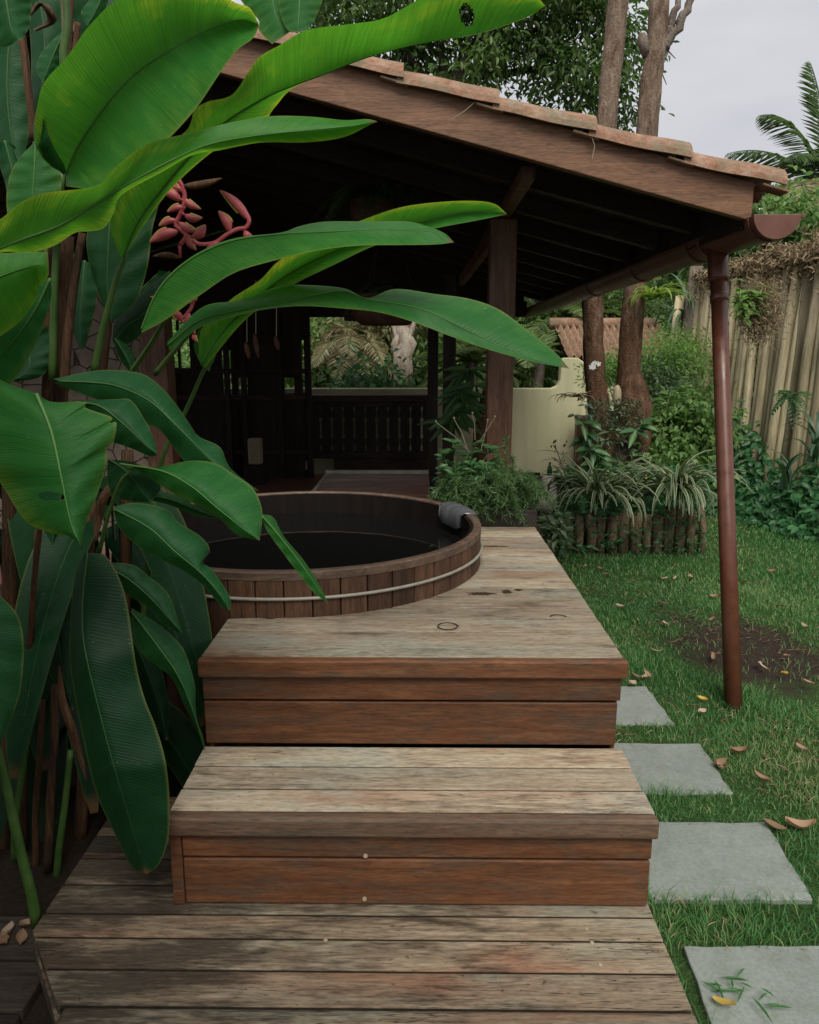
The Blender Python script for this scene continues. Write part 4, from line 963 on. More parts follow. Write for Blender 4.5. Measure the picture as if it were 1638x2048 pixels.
for k in range(64):
    z = rng.uniform(.5, 2.9); y_ = rng.uniform(.35, 2.0); wleaf((-.62 * y_ - .32 - rng.random() * .8, y_, z), rng.uniform(95, 265), rng.uniform(20, 70), rng.uniform(.6, .95), rng.uniform(.2, .27), rng.uniform(.8, 1.5), rng.random() * .5)  # added out of view on the left to shade the clump
for k in range(46):
    wleaf((rng.uniform(-1.75, -.55), rng.uniform(-1.0, .1), rng.uniform(2.55, 3.5)), rng.uniform(170, 310), rng.uniform(10, 60), rng.uniform(.7, 1.0), rng.uniform(.24, .32), rng.uniform(.4, 1.0), .3 + .3 * rng.random())  # unseen canopy of leaves added over and behind the camera to shade lower left
# stalks
stem([(188, 745), (205, 660), (232, 560), (252, 510)], [2.2, 2.15], .011, .006)
stem([(262, 745), (300, 690), (318, 660), (335, 632)], [2.15, 2.0], .008, .005)
stem([(310, 748), (350, 700), (390, 655), (420, 640)], [2.2, 2.1], .008, .005)
stem([(310, 980), (330, 900), (372, 820), (410, 735), (440, 690)], [2.3, 2.2], .008, .005)
stem([(310, 985), (300, 1100), (285, 1250), (270, 1500)], [2.32, 2.35], .009, .012)
stem([(198, 1105), (215, 1035), (240, 965), (265, 938)], [1.95, 1.85], .006, .004)
stem([(-20, 1440), (5, 1540), (35, 1680), (62, 1790), (72, 1850)], [1.78, 1.78], .011, .015)
stem([(140, 1500), (130, 1600), (118, 1690), (112, 1760)], [2.1, 2.1], .009, .012)
stem([(60, 1420), (45, 1540), (30, 1640), (28, 1720)], [2.1, 2.1], .009, .012)
stem([(130, -40), (135, 50), (128, 110), (135, 170)], [2.15, 2.15], .010, .011)
stem([(125, 340), (118, 440), (110, 560), (105, 760)], [2.18, 2.2], .008, .012)
stem([(60, 250), (85, 330), (95, 450), (100, 700)], [2.4, 2.3], .009, .014)
for pts, Ys, r0, r1 in [
    ([(40, 30), (60, 200), (66, 280)], [2.3, 2.3], .011, .009), ([(157, 45), (150, 110), (140, 160)], [2.28, 2.28], .008, .008), ([(146, -20), (142, 60), (140, 120)], [2.32, 2.32], .006, .006),
    ([(165, 465), (150, 560), (135, 680), (128, 780)], [2.2, 2.2], .010, .014), ([(105, 490), (98, 600), (95, 740), (92, 800)], [2.25, 2.25], .012, .014),
    ([(130, 470), (125, 600), (118, 760), (112, 1000)], [2.3, 2.32], .024, .028), ([(225, 560), (218, 640), (208, 720), (200, 790)], [2.32, 2.32], .010, .013),
    ([(82, 1035), (70, 1140), (62, 1250), (55, 1330)], [2.0, 2.05], .007, .010), ([(72, 1060), (66, 1200), (62, 1300)], [2.08, 2.08], .005, .006),
    ([(110, 1370), (108, 1480), (100, 1600), (95, 1740)], [2.1, 2.1], .012, .014), ([(85, 1400), (78, 1520), (70, 1640), (72, 1740)], [2.15, 2.15], .008, .012),
    ([(55, 1330), (50, 1450), (45, 1560), (46, 1700)], [2.2, 2.2], .012, .015), ([(180, 1000), (175, 1200), (170, 1450), (160, 1700)], [2.3, 2.3], .018, .022), ([(20, 800), (20, 1100), (15, 1450), (12, 1750)], [2.25, 2.25], .022, .026),
    ([(255, 900), (250, 1150), (240, 1400), (225, 1680)], [2.38, 2.38], .018, .022), ([(160, 800), (165, 900), (168, 1000), (172, 1100)], [2.35, 2.35], .02, .02)]:
    stem(pts, Ys, r0, r1, 'stem_old', name='dry_stalk', wob=.12)
# dry hanging sheaths
for pts, Y in [([(118, 1330), (125, 1400), (150, 1480), (172, 1560)], 1.98), ([(60, 30), (85, 5), (105, 40), (70, 60)], 2.0), ([(245, 940), (205, 1000), (190, 1080)], 2.1)]:
    P = catmull(pts, 12); V = []; 
    for i, p in enumerate(P):
        w_ = 9 * math.sin(PI * (i + .6) / 12.4) + 1
        for s_ in (-1, 0, 1): V.append(atY(p[0] + s_ * w_, p[1] + s_ * 2, Y + .02 * abs(s_) + .01 * math.sin(i)))
    Fq = np.array([[i * 3 + k, i * 3 + k + 1, i * 3 + k + 4, i * 3 + k + 3] for i in range(11) for k in range(2)])
    quick('dry_sheath', V, Fq, MAT['stem_old'], hel, {'rnd': np.full(len(V), .8)}, smooth=True)
# red hanging flowers: a zigzag axis with boat-shaped bracts
def flower(axis, Y, bracts, r=.005):
    P = catmull(axis, 26); b = MB(); b.tube([atY(p[0], p[1], Y) for p in P], r, 8)
    for (x0, y0), q1, w_, kind in bracts:
        k = int(np.argmin(np.hypot(P[:, 0] - x0, P[:, 1] - y0))); b.tube([atY(P[k, 0], P[k, 1], Y), atY((P[k, 0] + x0) / 2, (P[k, 1] + y0) / 2 - 3, Y), atY(x0, y0, Y)], [r * .9, r * .75, r * .7], 6)
    fl = b.build('flower', MAT['bract'], hel, smooth=True)
    for (x0, y0), (x1, y1), w_, kind in bracts:
        n = 14; a, c = np.array([x0, y0], float), np.array([x1, y1], float); d = c - a; nn = np.array([-d[1], d[0]]) / np.linalg.norm(d)
        V = []; 
        for i in range(n):
            t = i / (n - 1); wd = w_ * (math.sin(PI * min(1, t * .92 + .06)) ** .8) * (1 - .25 * t); bow = nn * 10 * math.sin(PI * t) * .4
            for k in range(9):
                ph = PI * (k / 8); q = a + d * t + bow - nn * math.cos(ph) * wd
                V.append(atY(q[0], q[1], Y - .0011 * wd * math.sin(ph)))
        Fq = np.array([[i * 9 + k, i * 9 + k + 1, (i + 1) * 9 + k + 1, (i + 1) * 9 + k] for i in range(n - 1) for k in range(8)])
        o = quick('bract', V, Fq, MAT['bract'] if kind else MAT['stem_old'], fl, {'rnd': np.full(len(V), .9)}, smooth=True)
        if kind:
            b = MB(); E_ = np.array(V).reshape(n, 9, 3)[4:, 0 if kind == 1 else 8]; b.tube(E_, [.0028 * (1 - i / len(E_)) + .0012 for i in range(len(E_))], 6); b.build('bract_edge', MAT['bract_tip'], fl, smooth=True)
flower([(386, 480), (400, 488), (430, 485), (455, 468), (475, 458), (492, 455), (499, 440), (492, 425)], 2.1,
       [((499, 440), (441, 380), 11, 1), ((461, 463), (437, 422), 11, 2), ((488, 462), (506, 473), 9, 2), ((440, 482), (412, 506), 8, 1)], .0055)
flower([(352, 350), (366, 375), (370, 400), (360, 430), (352, 450), (372, 470), (360, 490)], 2.2,
       [((365, 372), (444, 356), 9, 0), ((362, 400), (322, 382), 11, 2), ((370, 430), (405, 436), 9, 1), ((356, 462), (300, 484), 13, 2), ((385, 475), (412, 450), 12, 1), ((360, 515), (305, 512), 7, 0), ((372, 415), (335, 424), 8, 2), ((358, 445), (395, 462), 10, 1), ((366, 395), (402, 418), 8, 1), ((354, 440), (318, 452), 8, 2), ((368, 385), (340, 372), 7, 2), ((375, 470), (392, 500), 8, 1)], .006)
flower([(388, 590), (384, 612), (372, 630), (362, 640), (382, 648), (390, 668)], 2.25, [((384, 612), (378, 578), 8, 2), ((366, 642), (338, 622), 9, 1), ((376, 625), (386, 660), 10, 2), ((388, 665), (396, 684), 5, 1), ((330, 608), (302, 592), 5, 1)], .005)
# ================================================================== lawn grass, leaves on the ground
def grass():
    def pts(n, x0, x1, y0, y1): return np.stack([rng.uniform(x0, x1, n), rng.uniform(y0, y1, n)], 1)
    P = np.concatenate([pts(52000, .64, 2.2, 1.2, 3.2), pts(60000, .64, 3.2, 3.2, 5.2), pts(50000, .9, 4.4, 5.2, 8.2)])
    x, y = P.T; keep = np.ones(len(P), bool)
    for lb, q in stones:
        q = np.array(q); x0, y0 = q.min(0); x1, y1 = q.max(0)
        xr = np.where(True, np.interp(y, [q[2][1], q[1][1]], [q[2][0], q[1][0]]), 0)
        keep &= ~((x > np.minimum(q[0][0], q[3][0]) + .005) & (x < xr - .004) & (y > y0 + .008) & (y < y1 - .006))
    d = np.hypot((x - 1.86) / .50, (y - 3.95) / .62) + (np.sin(x * 19 + y * 7) + np.sin(y * 23 - x * 5)) * .13
    d2 = np.hypot((x - 1.95) / .35, (y - 3.42) / .16) + (np.sin(x * 17 + y * 9)) * .15
    pr = np.clip((np.minimum(d, d2) - .62) / .55, .07, 1)
    th = .62 + .38 * (np.sin(x * 6.1 + 1) * np.sin(y * 5.3) + np.sin(x * 13 + y * 11) * .5)
    keep &= rng.random(len(P)) < pr * np.clip(th + .25, .35, 1)
    keep &= ~((x < XR + .01) & (y < 4.1)); keep &= ~((x < .72) & (y < 1.8) & (rng.random(len(P)) < .6))
    P = P[keep]; n = len(P); x, y = P.T
    dist = np.clip(y / 3.5, .6, 2.2)
    h = (.018 + .022 * rng.random(n) ** 1.5) * np.clip(1 + .35 * np.sin(x * 9) * np.sin(y * 8), .5, 1.5)
    # tufts that stay long along slab and step edges
    e = np.ones(n) * 9
    for lb, q in stones:
        q = np.array(q); e = np.minimum(e, np.abs(y - q[:, 1].min())); 
    tuft = (e < .06) & (x < 1.2) & (rng.random(n) < .5); h[tuft] *= 1.7
    edge = (x < .74) & (y < 2.6); h[edge & (rng.random(n) < .35)] *= 2.2
    wd = .0034 * (.7 + .6 * rng.random(n)) * np.clip(dist, .8, 1.9)
    a = rng.random(n) * 2 * PI; sd_ = np.stack([np.cos(a), np.sin(a), np.zeros(n)], 1)
    b = a + PI / 2 + rng.normal(size=n) * .6; ln = .35 + .9 * rng.random(n); lean = np.stack([np.cos(b) * ln, np.sin(b) * ln, np.zeros(n)], 1)
    B = np.stack([x, y, np.full(n, ZG - .012)], 1); up = np.array([0, 0, 1.])
    Mid = B + (up * .6 + lean * .25) * h[:, None]; Tip = B + (up * .95 + lean * .85) * h[:, None]
    V = np.stack([B - sd_ * wd[:, None] / 2, B + sd_ * wd[:, None] / 2, Mid + sd_ * wd[:, None] * .42, Mid - sd_ * wd[:, None] * .42, Tip + sd_ * .0003, Tip - sd_ * .0003], 1)
    i = np.arange(n)[:, None] * 6
    Fq = np.concatenate([i + np.array([[0, 1, 2, 3]]), i + np.array([[3, 2, 4, 5]])])
    patch = (np.sin(x * 3.3 + y * 2) * np.sin(y * 2.7 - x) * .22 + .36) + .35 * np.exp(-((x - 1.6) / .35) ** 2 - ((y - 2.75) / .35) ** 2)
    r = np.clip(patch + .06 + rng.normal(size=n) * .2, 0, .9); r[rng.random(n) < .07] = 1.
    V1 = quick('grass', V.reshape(-1, 3), Fq, MAT['grass'], None, {'rnd': np.repeat(r, 6)}); return V1
tag(grass(), kind='stuff')
def straw():
    n = 2600; x = rng.uniform(.7, 3, n); y = rng.uniform(1.4, 5.2, n); k = (np.sin(x * 4 + y * 3) + np.sin(y * 5)) > -.2; x, y = x[k], y[k]; n = len(x)
    ok = np.ones(n, bool)
    for lb, q in stones: q = np.array(q); ok &= ~((x > q[:, 0].min()) & (x < q[:, 0].max()) & (y > q[:, 1].min()) & (y < q[:, 1].max()))
    ok &= x > .7; x, y = x[ok], y[ok]; n = len(x)
    P = np.stack([x, y, np.full(n, ZG + .010) + rng.random(n) * .015], 1); a = rng.random(n) * 2 * PI
    D = np.stack([np.cos(a), np.sin(a), rng.normal(size=n) * .2], 1)
    V, Fq, r = leaf_arrays(P, D, np.tile([0, 0, 1.], (n, 1)), .03 + .03 * rng.random(n), .003)
    return quick('dry_grass', V, Fq, MAT['dryleaf'], None, {'rnd': r})
tag(straw(), kind='stuff')

def dead_leaf_mesh(L, W, seed, mat, curl=1.):
    r_ = np.random.default_rng(seed); n = 9; V = []
    for i in range(n):
        t = i / (n - 1); wd = W * math.sin(PI * min(1, .05 + .95 * t)) ** .75 * .5
        for k in (-1, -.5, 0, .5, 1):
            V.append((L * (t - .5), wd * k, curl * (.25 * W * k * k * (1 + .4 * math.sin(3 * t + seed)) + .10 * L * (2 * t - 1) ** 2 + .03 * L * math.sin(5 * t + 3 * k + seed)) + .006))
    Fq = np.array([[i * 5 + k, i * 5 + k + 1, i * 5 + k + 6, i * 5 + k + 5] for i in range(n - 1) for k in range(4)])
    return V, Fq
def put_leaf(px, py, z, L, W, rot, mat, label, group=None, seed=1, curl=1., tilt=.15):
    V, Fq = dead_leaf_mesh(L, W, seed, mat, curl)
    o = quick('fallen_leaf', V, Fq, MAT[mat], None, {'rnd': np.full(len(V), (seed * .37) % 1)}, smooth=True)
    c = atZ(px, py, z); o.location = c; o.rotation_euler = (tilt * math.sin(seed), tilt * math.cos(seed * 2), rot); tag(o, label, 'leaf', group); return o
GL = 'dead leaves scattered on the lawn'; zl = ZG + .016
put_leaf(1548, 1656, zl, .075, .034, -.5, 'dryleaf', 'smooth tan oval dead leaf at the far right corner of the second stepping stone', GL, 3, .8)
put_leaf(1600, 1658, zl, .095, .05, -.2, 'dryleaf', 'large pale curled dead leaf beside the smooth tan one on the lawn', GL, 4, 1.5)
put_leaf(1447, 2012, ZG + .016, .055, .026, -.5, 'yellowleaf', 'yellow leaf lying on the nearest grey stepping stone', None, 5, .8)
put_leaf(1474, 1508, zl, .07, .035, .1, 'dryleaf', 'pale crumpled dead leaf in the grass beside the third stepping stone', GL, 6, 1.4)
put_leaf(1405, 1402, zl, .05, .028, -.7, 'yellowleaf', 'ochre leaf in the grass just left of the downpipe foot', GL, 7)
put_leaf(1404, 1428, zl, .045, .03, .4, 'dryleaf', 'brown cupped leaf below the ochre leaf near the downpipe foot', GL, 8, 1.6)
put_leaf(1568, 1350, zl, .045, .03, .4, 'yellowleaf', 'yellow green leaf on the bare soil beside the downpipe', GL, 9)
put_leaf(1289, 1357, zl, .06, .03, .9, 'dryleaf', 'dead leaf on the heap of litter beside the deck corner', GL, 10)
small = [(1325, 1210), (1329, 1250), (1423, 1242), (1430, 1312), (1516, 1330), (1574, 1316), (1614, 1370), (1524, 1336), (1426, 1317), (1312, 1306), (1350, 1287), (1380, 1156), (1350, 1160), (1545, 1145), (1492, 1165), (1448, 1160), (1582, 1142), (1170, 1135), (1200, 1140), (1430, 1195),
         (1240, 1215), (1270, 1355), (1296, 1352), (1262, 1370), (1520, 1560), (1435, 1535), (1440, 1530), (1500, 1250), (1610, 1255), (1560, 1215), (1600, 1500), (1330, 1160), (1215, 1150), (1478, 1098)]
for i, (x, y) in enumerate(small):
    put_leaf(x, y, zl, random.uniform(.045, .07), random.uniform(.022, .034), random.uniform(-3, 3), 'dryleaf', 'small tan fallen leaf lying loose on the lawn', 'small tan leaves on the lawn', 20 + i, random.uniform(.7, 1.5), .3)
for i, (x, y) in enumerate([(18, 1868), (40, 1880), (52, 1852), (8, 1884)]):
    put_leaf(x, y, ZG + .006, .05, .03, random.uniform(-3, 3), 'dryleaf', 'brown dead leaf on the dark path under the broad-leaved stalks', 'dead leaves on the dark path', 70 + i, 1.4, .3)
b = Leaves(); n = 60; c = atZ(1478, 1985, ZG + .02); a = rng.random(16) * 6.28
P = np.array([c + [(rng.random() - .5) * .14, (rng.random() - .5) * .11, .004 * i / 6] for i in range(16)])
b.put(P, np.stack([np.cos(a), np.sin(a), rng.random(16) * .25], 1), np.tile([0, 0, 1.], (16, 1)), .035 + .05 * rng.random(16), .006, .15, rng.random(16) * .3)
tag(b.build('grass_clippings', MAT['grass']), 'loose green grass clippings lying on the nearest stepping stone', 'grass clippings')

# ================================================================== planting round the end of the deck
pl = empty('planter', (.45, 4.25, ZG), 'dark planter box at the far end of the deck, full of trailing fine-leaved plants', 'planter')
b = MB(); 
for x0, x1, y0, y1 in ((.12, .66, 4.06, 4.09), (.12, .66, 4.50, 4.53), (.12, .15, 4.091, 4.499), (.63, .66, 4.091, 4.499)): b.box(x0, x1, y0, y1, ZG, .66)
b.build('box', MAT['pot'], pl, bevel=.006)
b = MB(); b.box(.152, .628, 4.092, 4.498, .5, .63); b.build('earth', MAT['soil'], pl)
def rosette(name, c, n, L, W, mat, label, cat, up=.9, group=None, front=0):
    V, Fq, lu, rn = straps(None, c, n, L, W, up, front=front)
    o = quick(name, V, Fq, MAT[mat], None, {'lu': lu, 'rnd': rn}, smooth=True); tag(o, label, cat, group); return o
def bushy(name, label, cat, parts, mat, group=None, stems=None, smat='bark'):
    """parts: list of (centre, radii, clumps, leaves, L, W, clump size, droop)"""
    b = Leaves()
    for c, rad, ncl, nl, L, W, cl, dr in parts: b.put(*[v for v in clumps(c, rad, ncl, nl, L, W, cl, dr)][:3], *clumps(c, rad, 1, 1, L, W, cl, dr)[3:3]) if False else _bush(b, c, rad, ncl, nl, L, W, cl, dr)
    base = np.array(parts[0][0]); root = empty(name, (base[0], base[1], ZG), label, cat, group)
    b.build('foliage', MAT[mat], root)
    if stems:
        s = MB()
        for P, R in stems: s.tube(trunk_pts(P, 10, .01), list(np.linspace(R, R * .35, 10)), 7, wob=.15)
        s.build('stem', MAT[smat], root, smooth=True)
    return root
def _bush(b, c, rad, ncl, nl, L, W, cl, dr):
    P, D, N, l_, w_, fo, r = clumps(c, rad, ncl, nl, L, W, cl, dr); b.put(P, D, N, l_, w_, fo, r)
def at(px, py, Y): return atY(px, py, Y)
# trailing needle-leaved plant
b = Leaves()
for k in range(190):
    px, py = rng.uniform(900, 1068), rng.uniform(950, 1012); p = at(px, py, rng.uniform(3.98, 4.4)); a = rng.random() * 6.28
    d = np.array([math.cos(a), math.sin(a) - .2, .6 + .5 * rng.random()]); n = 16; t = np.linspace(0, 1, n); ln = .11 + .12 * rng.random()
    R = p + unit(d) * (t * ln)[:, None] + np.array([0, 0, -1.]) * (1.15 * ln * t ** 2)[:, None]
    T = unit(np.gradient(R, axis=0))
    for q in range(3):
        D = unit(T * .8 + rng.normal(size=(n, 3)) * .7); b.put(R, D, rng.normal(size=(n, 3)), .032 + .02 * rng.random(n), .0042, .1, np.clip(rng.random(n) * .5 + rng.random() * .5, 0, 1))
o = b.build('trailing_shrub', MAT['leaf_needle']); tag(o, 'trailing fine needle-leaved shrub spilling over the planter edge onto the deck', 'plant')
b = Leaves()
for px, py0, py1 in ((1008, 985, 870), (990, 980, 905), (1022, 985, 912)):
    n = 170; t = rng.random(n); p0, p1 = at(px, py0, 4.15), at(px + 4, py1, 4.15); P = p0 + (p1 - p0) * t[:, None]; D = rng.normal(size=(n, 3)) + np.array([0, 0, .7]); b.put(P, D, rng.normal(size=(n, 3)), .03, .0045, .1)
tag(b.build('rosemary', MAT['leaf_needle']), 'upright rosemary stalks standing in front of the red brown post', 'plant')
# seedling with oval leaves, left part of the planter
sdl = empty('broadleaf_plant', tuple(at(920, 985, 4.2)), 'broad-leaved plant with round-ended leaves between the tub and the timber post', 'plant')
b = Leaves(); sm = MB()
for sx, sy, ex, ey in ((915, 985, 905, 880), (925, 985, 948, 885), (935, 985, 985, 890), (912, 985, 885, 905), (930, 990, 968, 925), (948, 990, 975, 935), (918, 985, 938, 905)):
    p0, p1 = at(sx, sy, 4.2), at(ex, ey, 4.1 + .2 * rng.random()); sm.tube([p0, (p0 + p1) / 2 + [0, 0, .01], p1], [.004, .003, .002], 6)
    n = 9; a = np.arange(n) * 2.4; P = p1 + (p0 - p1) * (rng.random((n, 1)) * .35)
    b.put(P, np.stack([np.cos(a), np.sin(a), .25 + rng.random(n) * .3], 1), np.tile([0, -.4, 1.], (n, 1)), .055 + .035 * rng.random(n), .03, .12)
b.build('foliage', MAT['leaf_broad'], sdl); sm.build('stem', MAT['stem'], sdl, smooth=True)
b = Leaves(); c = at(955, 965, 4.15); n = 520; a = rng.random(n) * 6.28
P = np.array([at(rng.uniform(880, 1010), rng.uniform(925, 1010), rng.uniform(4.1, 4.5)) for _ in range(n)])
b.put(P, np.stack([np.cos(a), np.sin(a), rng.normal(size=n) * .4 + .2], 1), rng.normal(size=(n, 3)) * .4 + [0, -.3, 1.], .045 + .03 * rng.random(n), .022, .15)
tag(b.build('groundcover_plant', MAT['leaf_broad']), 'low leafy groundcover filling the back of the planter by the tub headrest', 'plant')
# pale drooping leaves and dry flower stalks behind
b = MB()
for px0, py0, px1, py1 in ((940, 905, 872, 845), (935, 900, 908, 838), (950, 880, 945, 828), (955, 890, 990, 835), (962, 900, 975, 842)):
    p0, p1 = at(px0, py0, 4.6), at(px1, py1, 4.6); b.tube([p0, (p0 + p1) / 2 + [.006, 0, .01], p1], .0022, 5); b.lathe(p1, [(0, 0), (.007, .004), (.006, .01), (0, .013)], 8)
tag(b.build('dry_flower_stalks', MAT['beige']), 'thin dry flower stalks rising beside the timber post', 'flower stalk')
b = Leaves()
for px, py in ((915, 850), (935, 835), (950, 800), (925, 815), (905, 870), (940, 770)):
    n = 12; p = at(px, py - 30, 6.5); a = rng.random(n) * 6.28; b.put(np.tile(p, (n, 1)), np.stack([np.cos(a), np.sin(a), .1 - rng.random(n)], 1), np.tile([0, -1., .5], (n, 1)), .22 + .12 * rng.random(n), .05, .15, .5 + .5 * rng.random(n))
tag(b.build('hanging_plant', MAT['leaf_broad']), 'loose pale green plant hanging between the dark post and the red brown post', 'plant')
tk = MB(); tk.tube(trunk_pts([at(962, 930, 6.8), at(958, 850, 6.8), at(972, 780, 6.8), at(985, 740, 6.8)], 8, .01), [.06, .055, .05, .045], 9) if False else tk.tube([at(958, 940, 6.8), at(960, 870, 6.8), at(972, 800, 6.8), at(988, 750, 6.8), at(1000, 640, 6.8)], [.07, .06, .055, .05, .045], 9, wob=.1)
tag(tk.build('bare_trunk', MAT['bark'], smooth=True), 'thin curved bare trunk half hidden behind the red brown post', 'tree trunk')

# ================================================================== boundary wall with its vent, pots and bottle
WY = 9.9
wl = empty('boundary_wall', (0, WY, ZG), 'yellow green plastered garden wall stepping up at its end', 'wall')
zt = float(atY(1060, 777, WY)[2]); xs_, xe = float(atY(1122, 760, WY)[0]), float(atY(1166, 760, WY)[0]); zt2 = float(atY(1140, 716, WY)[2])
vx0, vx1 = float(atY(1035, 955, WY)[0]), float(atY(1080, 955, WY)[0]); vz0, vz1 = float(atY(1050, 965, WY)[2]), float(atY(1050, 945, WY)[2])
b = MB(); pts = [(-6, ZG - .6), (xe, ZG - .6), (xe, zt2 - .05), (xe - .08, zt2), (xs_ + .03, zt2), (xs_, zt2 - .04), (xs_ - .01, zt + .10), (xs_ - .04, zt + .03), (xs_ - .11, zt), (-6, zt)]
n = len(pts); b.add([(x, WY, z) for x, z in pts] + [(x, WY + .16, z) for x, z in pts], [list(range(n))[::1], list(range(n, 2 * n))[::-1]] + [[k, n + k, n + (k + 1) % n, (k + 1) % n] for k in range(n)])
b.build('plaster_wall', MAT['plaster'], wl, bevel=.012)
b = MB(); b.box(vx0, vx1, WY - .012, WY - .003, vz0, vz1); v = b.build('vent', MAT['black'], wl)
b = MB()
for i in range(3): z = vz0 + (vz1 - vz0) * (i + .5) / 3; b.box(vx0 + .01, vx1 - .01, WY - .03, WY - .014, z - .006, z + .006)
b.build('slat', MAT['dark_wood_x'], v)
b = MB(); b.box(float(atY(1157, 800, 9.6)[0]), float(atY(1200, 800, 9.6)[0]), 9.6, 9.75, ZG - .05, float(atY(1160, 832, 9.6)[2])); tag(b.build('gate_post', MAT['post_wood'], bevel=.006), 'dark red brown timber post at the end of the garden wall', 'post')
pp = atY(1098, 972, 7.6); s = 7.6 / 1530
b = MB(); b.lathe((pp[0], 7.6, pp[2] - 38 * s), [(0, 0), (15 * s, 0), (17 * s, 20 * s), (17 * s, 44 * s), (15 * s, 56 * s), (8 * s, 60 * s), (0, 60 * s)], 24); tag(b.build('pale_pot', MAT['white_stone'], smooth=True), 'pale rounded stone pot under the green bottle by the wall', 'pot')
b = MB(); b.lathe((pp[0], 7.6, pp[2] + 22.5 * s), [(0, 0), (5 * s, 0), (5.2 * s, 14 * s), (2 * s, 20 * s), (2 * s, 26 * s), (2.3 * s, 27 * s), (0, 27 * s)], 16); tag(b.build('green_bottle', MAT['glass'], smooth=True), 'green glass bottle standing on the pale pot', 'bottle')
pp = atY(1100, 1000, 7.2)
b = MB(); b.lathe((pp[0], 7.2, pp[2] - .12), [(0, 0), (.09, .0), (.125, .07), (.11, .13), (.06, .17), (0, .18)], 20); o = b.build('pale_rock', MAT['white_stone'], smooth=True); tag(o, 'pale rounded rock in the bed below the stone pot', 'rock')
b = MB(); q0 = at(1138, 970, 7.8)
for px0, py0, px1, py1 in ((1138, 970, 1110, 892), (1125, 930, 1103, 915), (1122, 920, 1134, 905), (1116, 905, 1106, 890), (1130, 945, 1118, 928)): b.tube([at(px0, py0, 7.8), at(px1, py1, 7.8)], .004, 5)
for k in range(14): p = at(rng.uniform(1100, 1135), rng.uniform(885, 925), 7.8); b.lathe(p, [(0, 0), (.010, .01), (0, .035)], 5)
tag(b.build('dry_twig', MAT['dark_wood']), 'dry brown seed stalk standing out against the plaster wall', 'twig')

# ================================================================== twin-trunk tree
TY = 7.5
tree = empty('twin_trunk_tree', tuple(at(1240, 985, TY)), 'tall tree with two brown trunks joined at a mossy base, rising past the roof', 'tree')
def tp(L): return [at(x, y, TY) for x, y in L]
def px_r(w_): return w_ / 2 * TY / 1530
b = MB(); P = catmull(np.array(tp([(1212, 1010), (1208, 900), (1198, 820), (1190, 740), (1186, 660), (1188, 560), (1206, 400), (1216, 230), (1228, 100), (1242, -30), (1262, -160)])), 40)
R = np.interp(np.linspace(0, 1, 40), [0, .15, .25, .35, .6, .8, 1], [px_r(v) for v in (96, 84, 46, 42, 39, 37, 34)]); b.tube(P, list(R), 18, wob=.16); b.build('trunk', MAT['bark'], tree, smooth=True)
b = MB(); P = catmull(np.array(tp([(1258, 1010), (1262, 900), (1266, 820), (1258, 740), (1262, 660), (1270, 580), (1285, 420), (1296, 250), (1304, 160), (1316, 60), (1322, -60)])), 40)
R = np.interp(np.linspace(0, 1, 40), [0, .15, .25, .35, .45, .6, .78, 1], [px_r(v) for v in (84, 70, 66, 56, 45, 42, 39, 34)]); b.tube(P, list(R), 18, wob=.16)
tr = b.build('trunk', MAT['bark'], tree, smooth=True)
b = MB(); b.tube(trunk_pts(tp([(1300, 170), (1326, 110), (1345, 70), (1372, 28), (1400, -30)]), 14, .012), list(np.linspace(px_r(22), px_r(12), 14)), 10, wob=.15); b.tube(trunk_pts(tp([(1332, 100), (1345, 45), (1358, 0), (1362, -60)]), 12, .012), list(np.linspace(px_r(17), px_r(10), 12)), 10, wob=.15); b.tube(tp([(1300, 110), (1286, 82), (1284, 68)]), [px_r(26), px_r(20), px_r(12)], 9, wob=.2)
for a_, c_ in (((1335, 100), (1352, 118)), ((1340, 95), (1330, 125)), ((1322, 140), (1334, 170))): b.tube(tp([a_, c_]), [.008, .003], 5)
b.build('limb', MAT['bark_grey'], tree, smooth=True)
b = MB()
for k in range(9):
    a = k * .7 + .3; c = at(1236, 985, TY); b.tube([c + np.array([math.cos(a) * .12, math.sin(a) * .12, .5]), c + np.array([math.cos(a) * .22, math.sin(a) * .2, .15]), c + np.array([math.cos(a) * .42, math.sin(a) * .4, -.12])], [.12, .11, .05], 10, wob=.3)
b.build('root', MAT['bark_dark'], tree, smooth=True)
b = MB(); 
for px, py, r in ((1225, 930, .26), (1250, 890, .2), (1222, 860, .19), (1262, 840, .17), (1240, 960, .25)):
    c = at(px, py, TY + .06); b.lathe((c[0], c[1], c[2] - r), [(0, 0)] + [(r * math.sin(PI * t) * (1 + .08 * math.sin(9 * t)), r * (1 - math.cos(PI * t))) for t in np.linspace(.08, .92, 8)] + [(0, 2 * r)], 14)
b.build('burl', MAT['bark_dark'], tree, smooth=True)
bb = Leaves(); n = 1500; Pm = np.array([at(rng.uniform(1175, 1285), rng.uniform(800, 985), TY - .16 - .12 * rng.random()) for _ in range(n)])
bb.put(Pm, rng.normal(size=(n, 3)) + [0, -.5, -.3], rng.normal(size=(n, 3)), .03 + .03 * rng.random(n), .012, .2); bb.build('moss', MAT['leaf_dusk'], tree)
b = MB(); c = at(1234, 790, TY - .16); b.lathe((c[0], c[1], c[2] - .12), [(0, 0), (.022, .012), (.04, .06), (.044, .11), (.037, .165), (.02, .205), (0, .215)], 16); tag(b.build('coconut_husk', MAT['beige'], smooth=True), 'pale oval husk wedged in the fork of the twin trunk tree', 'husk')
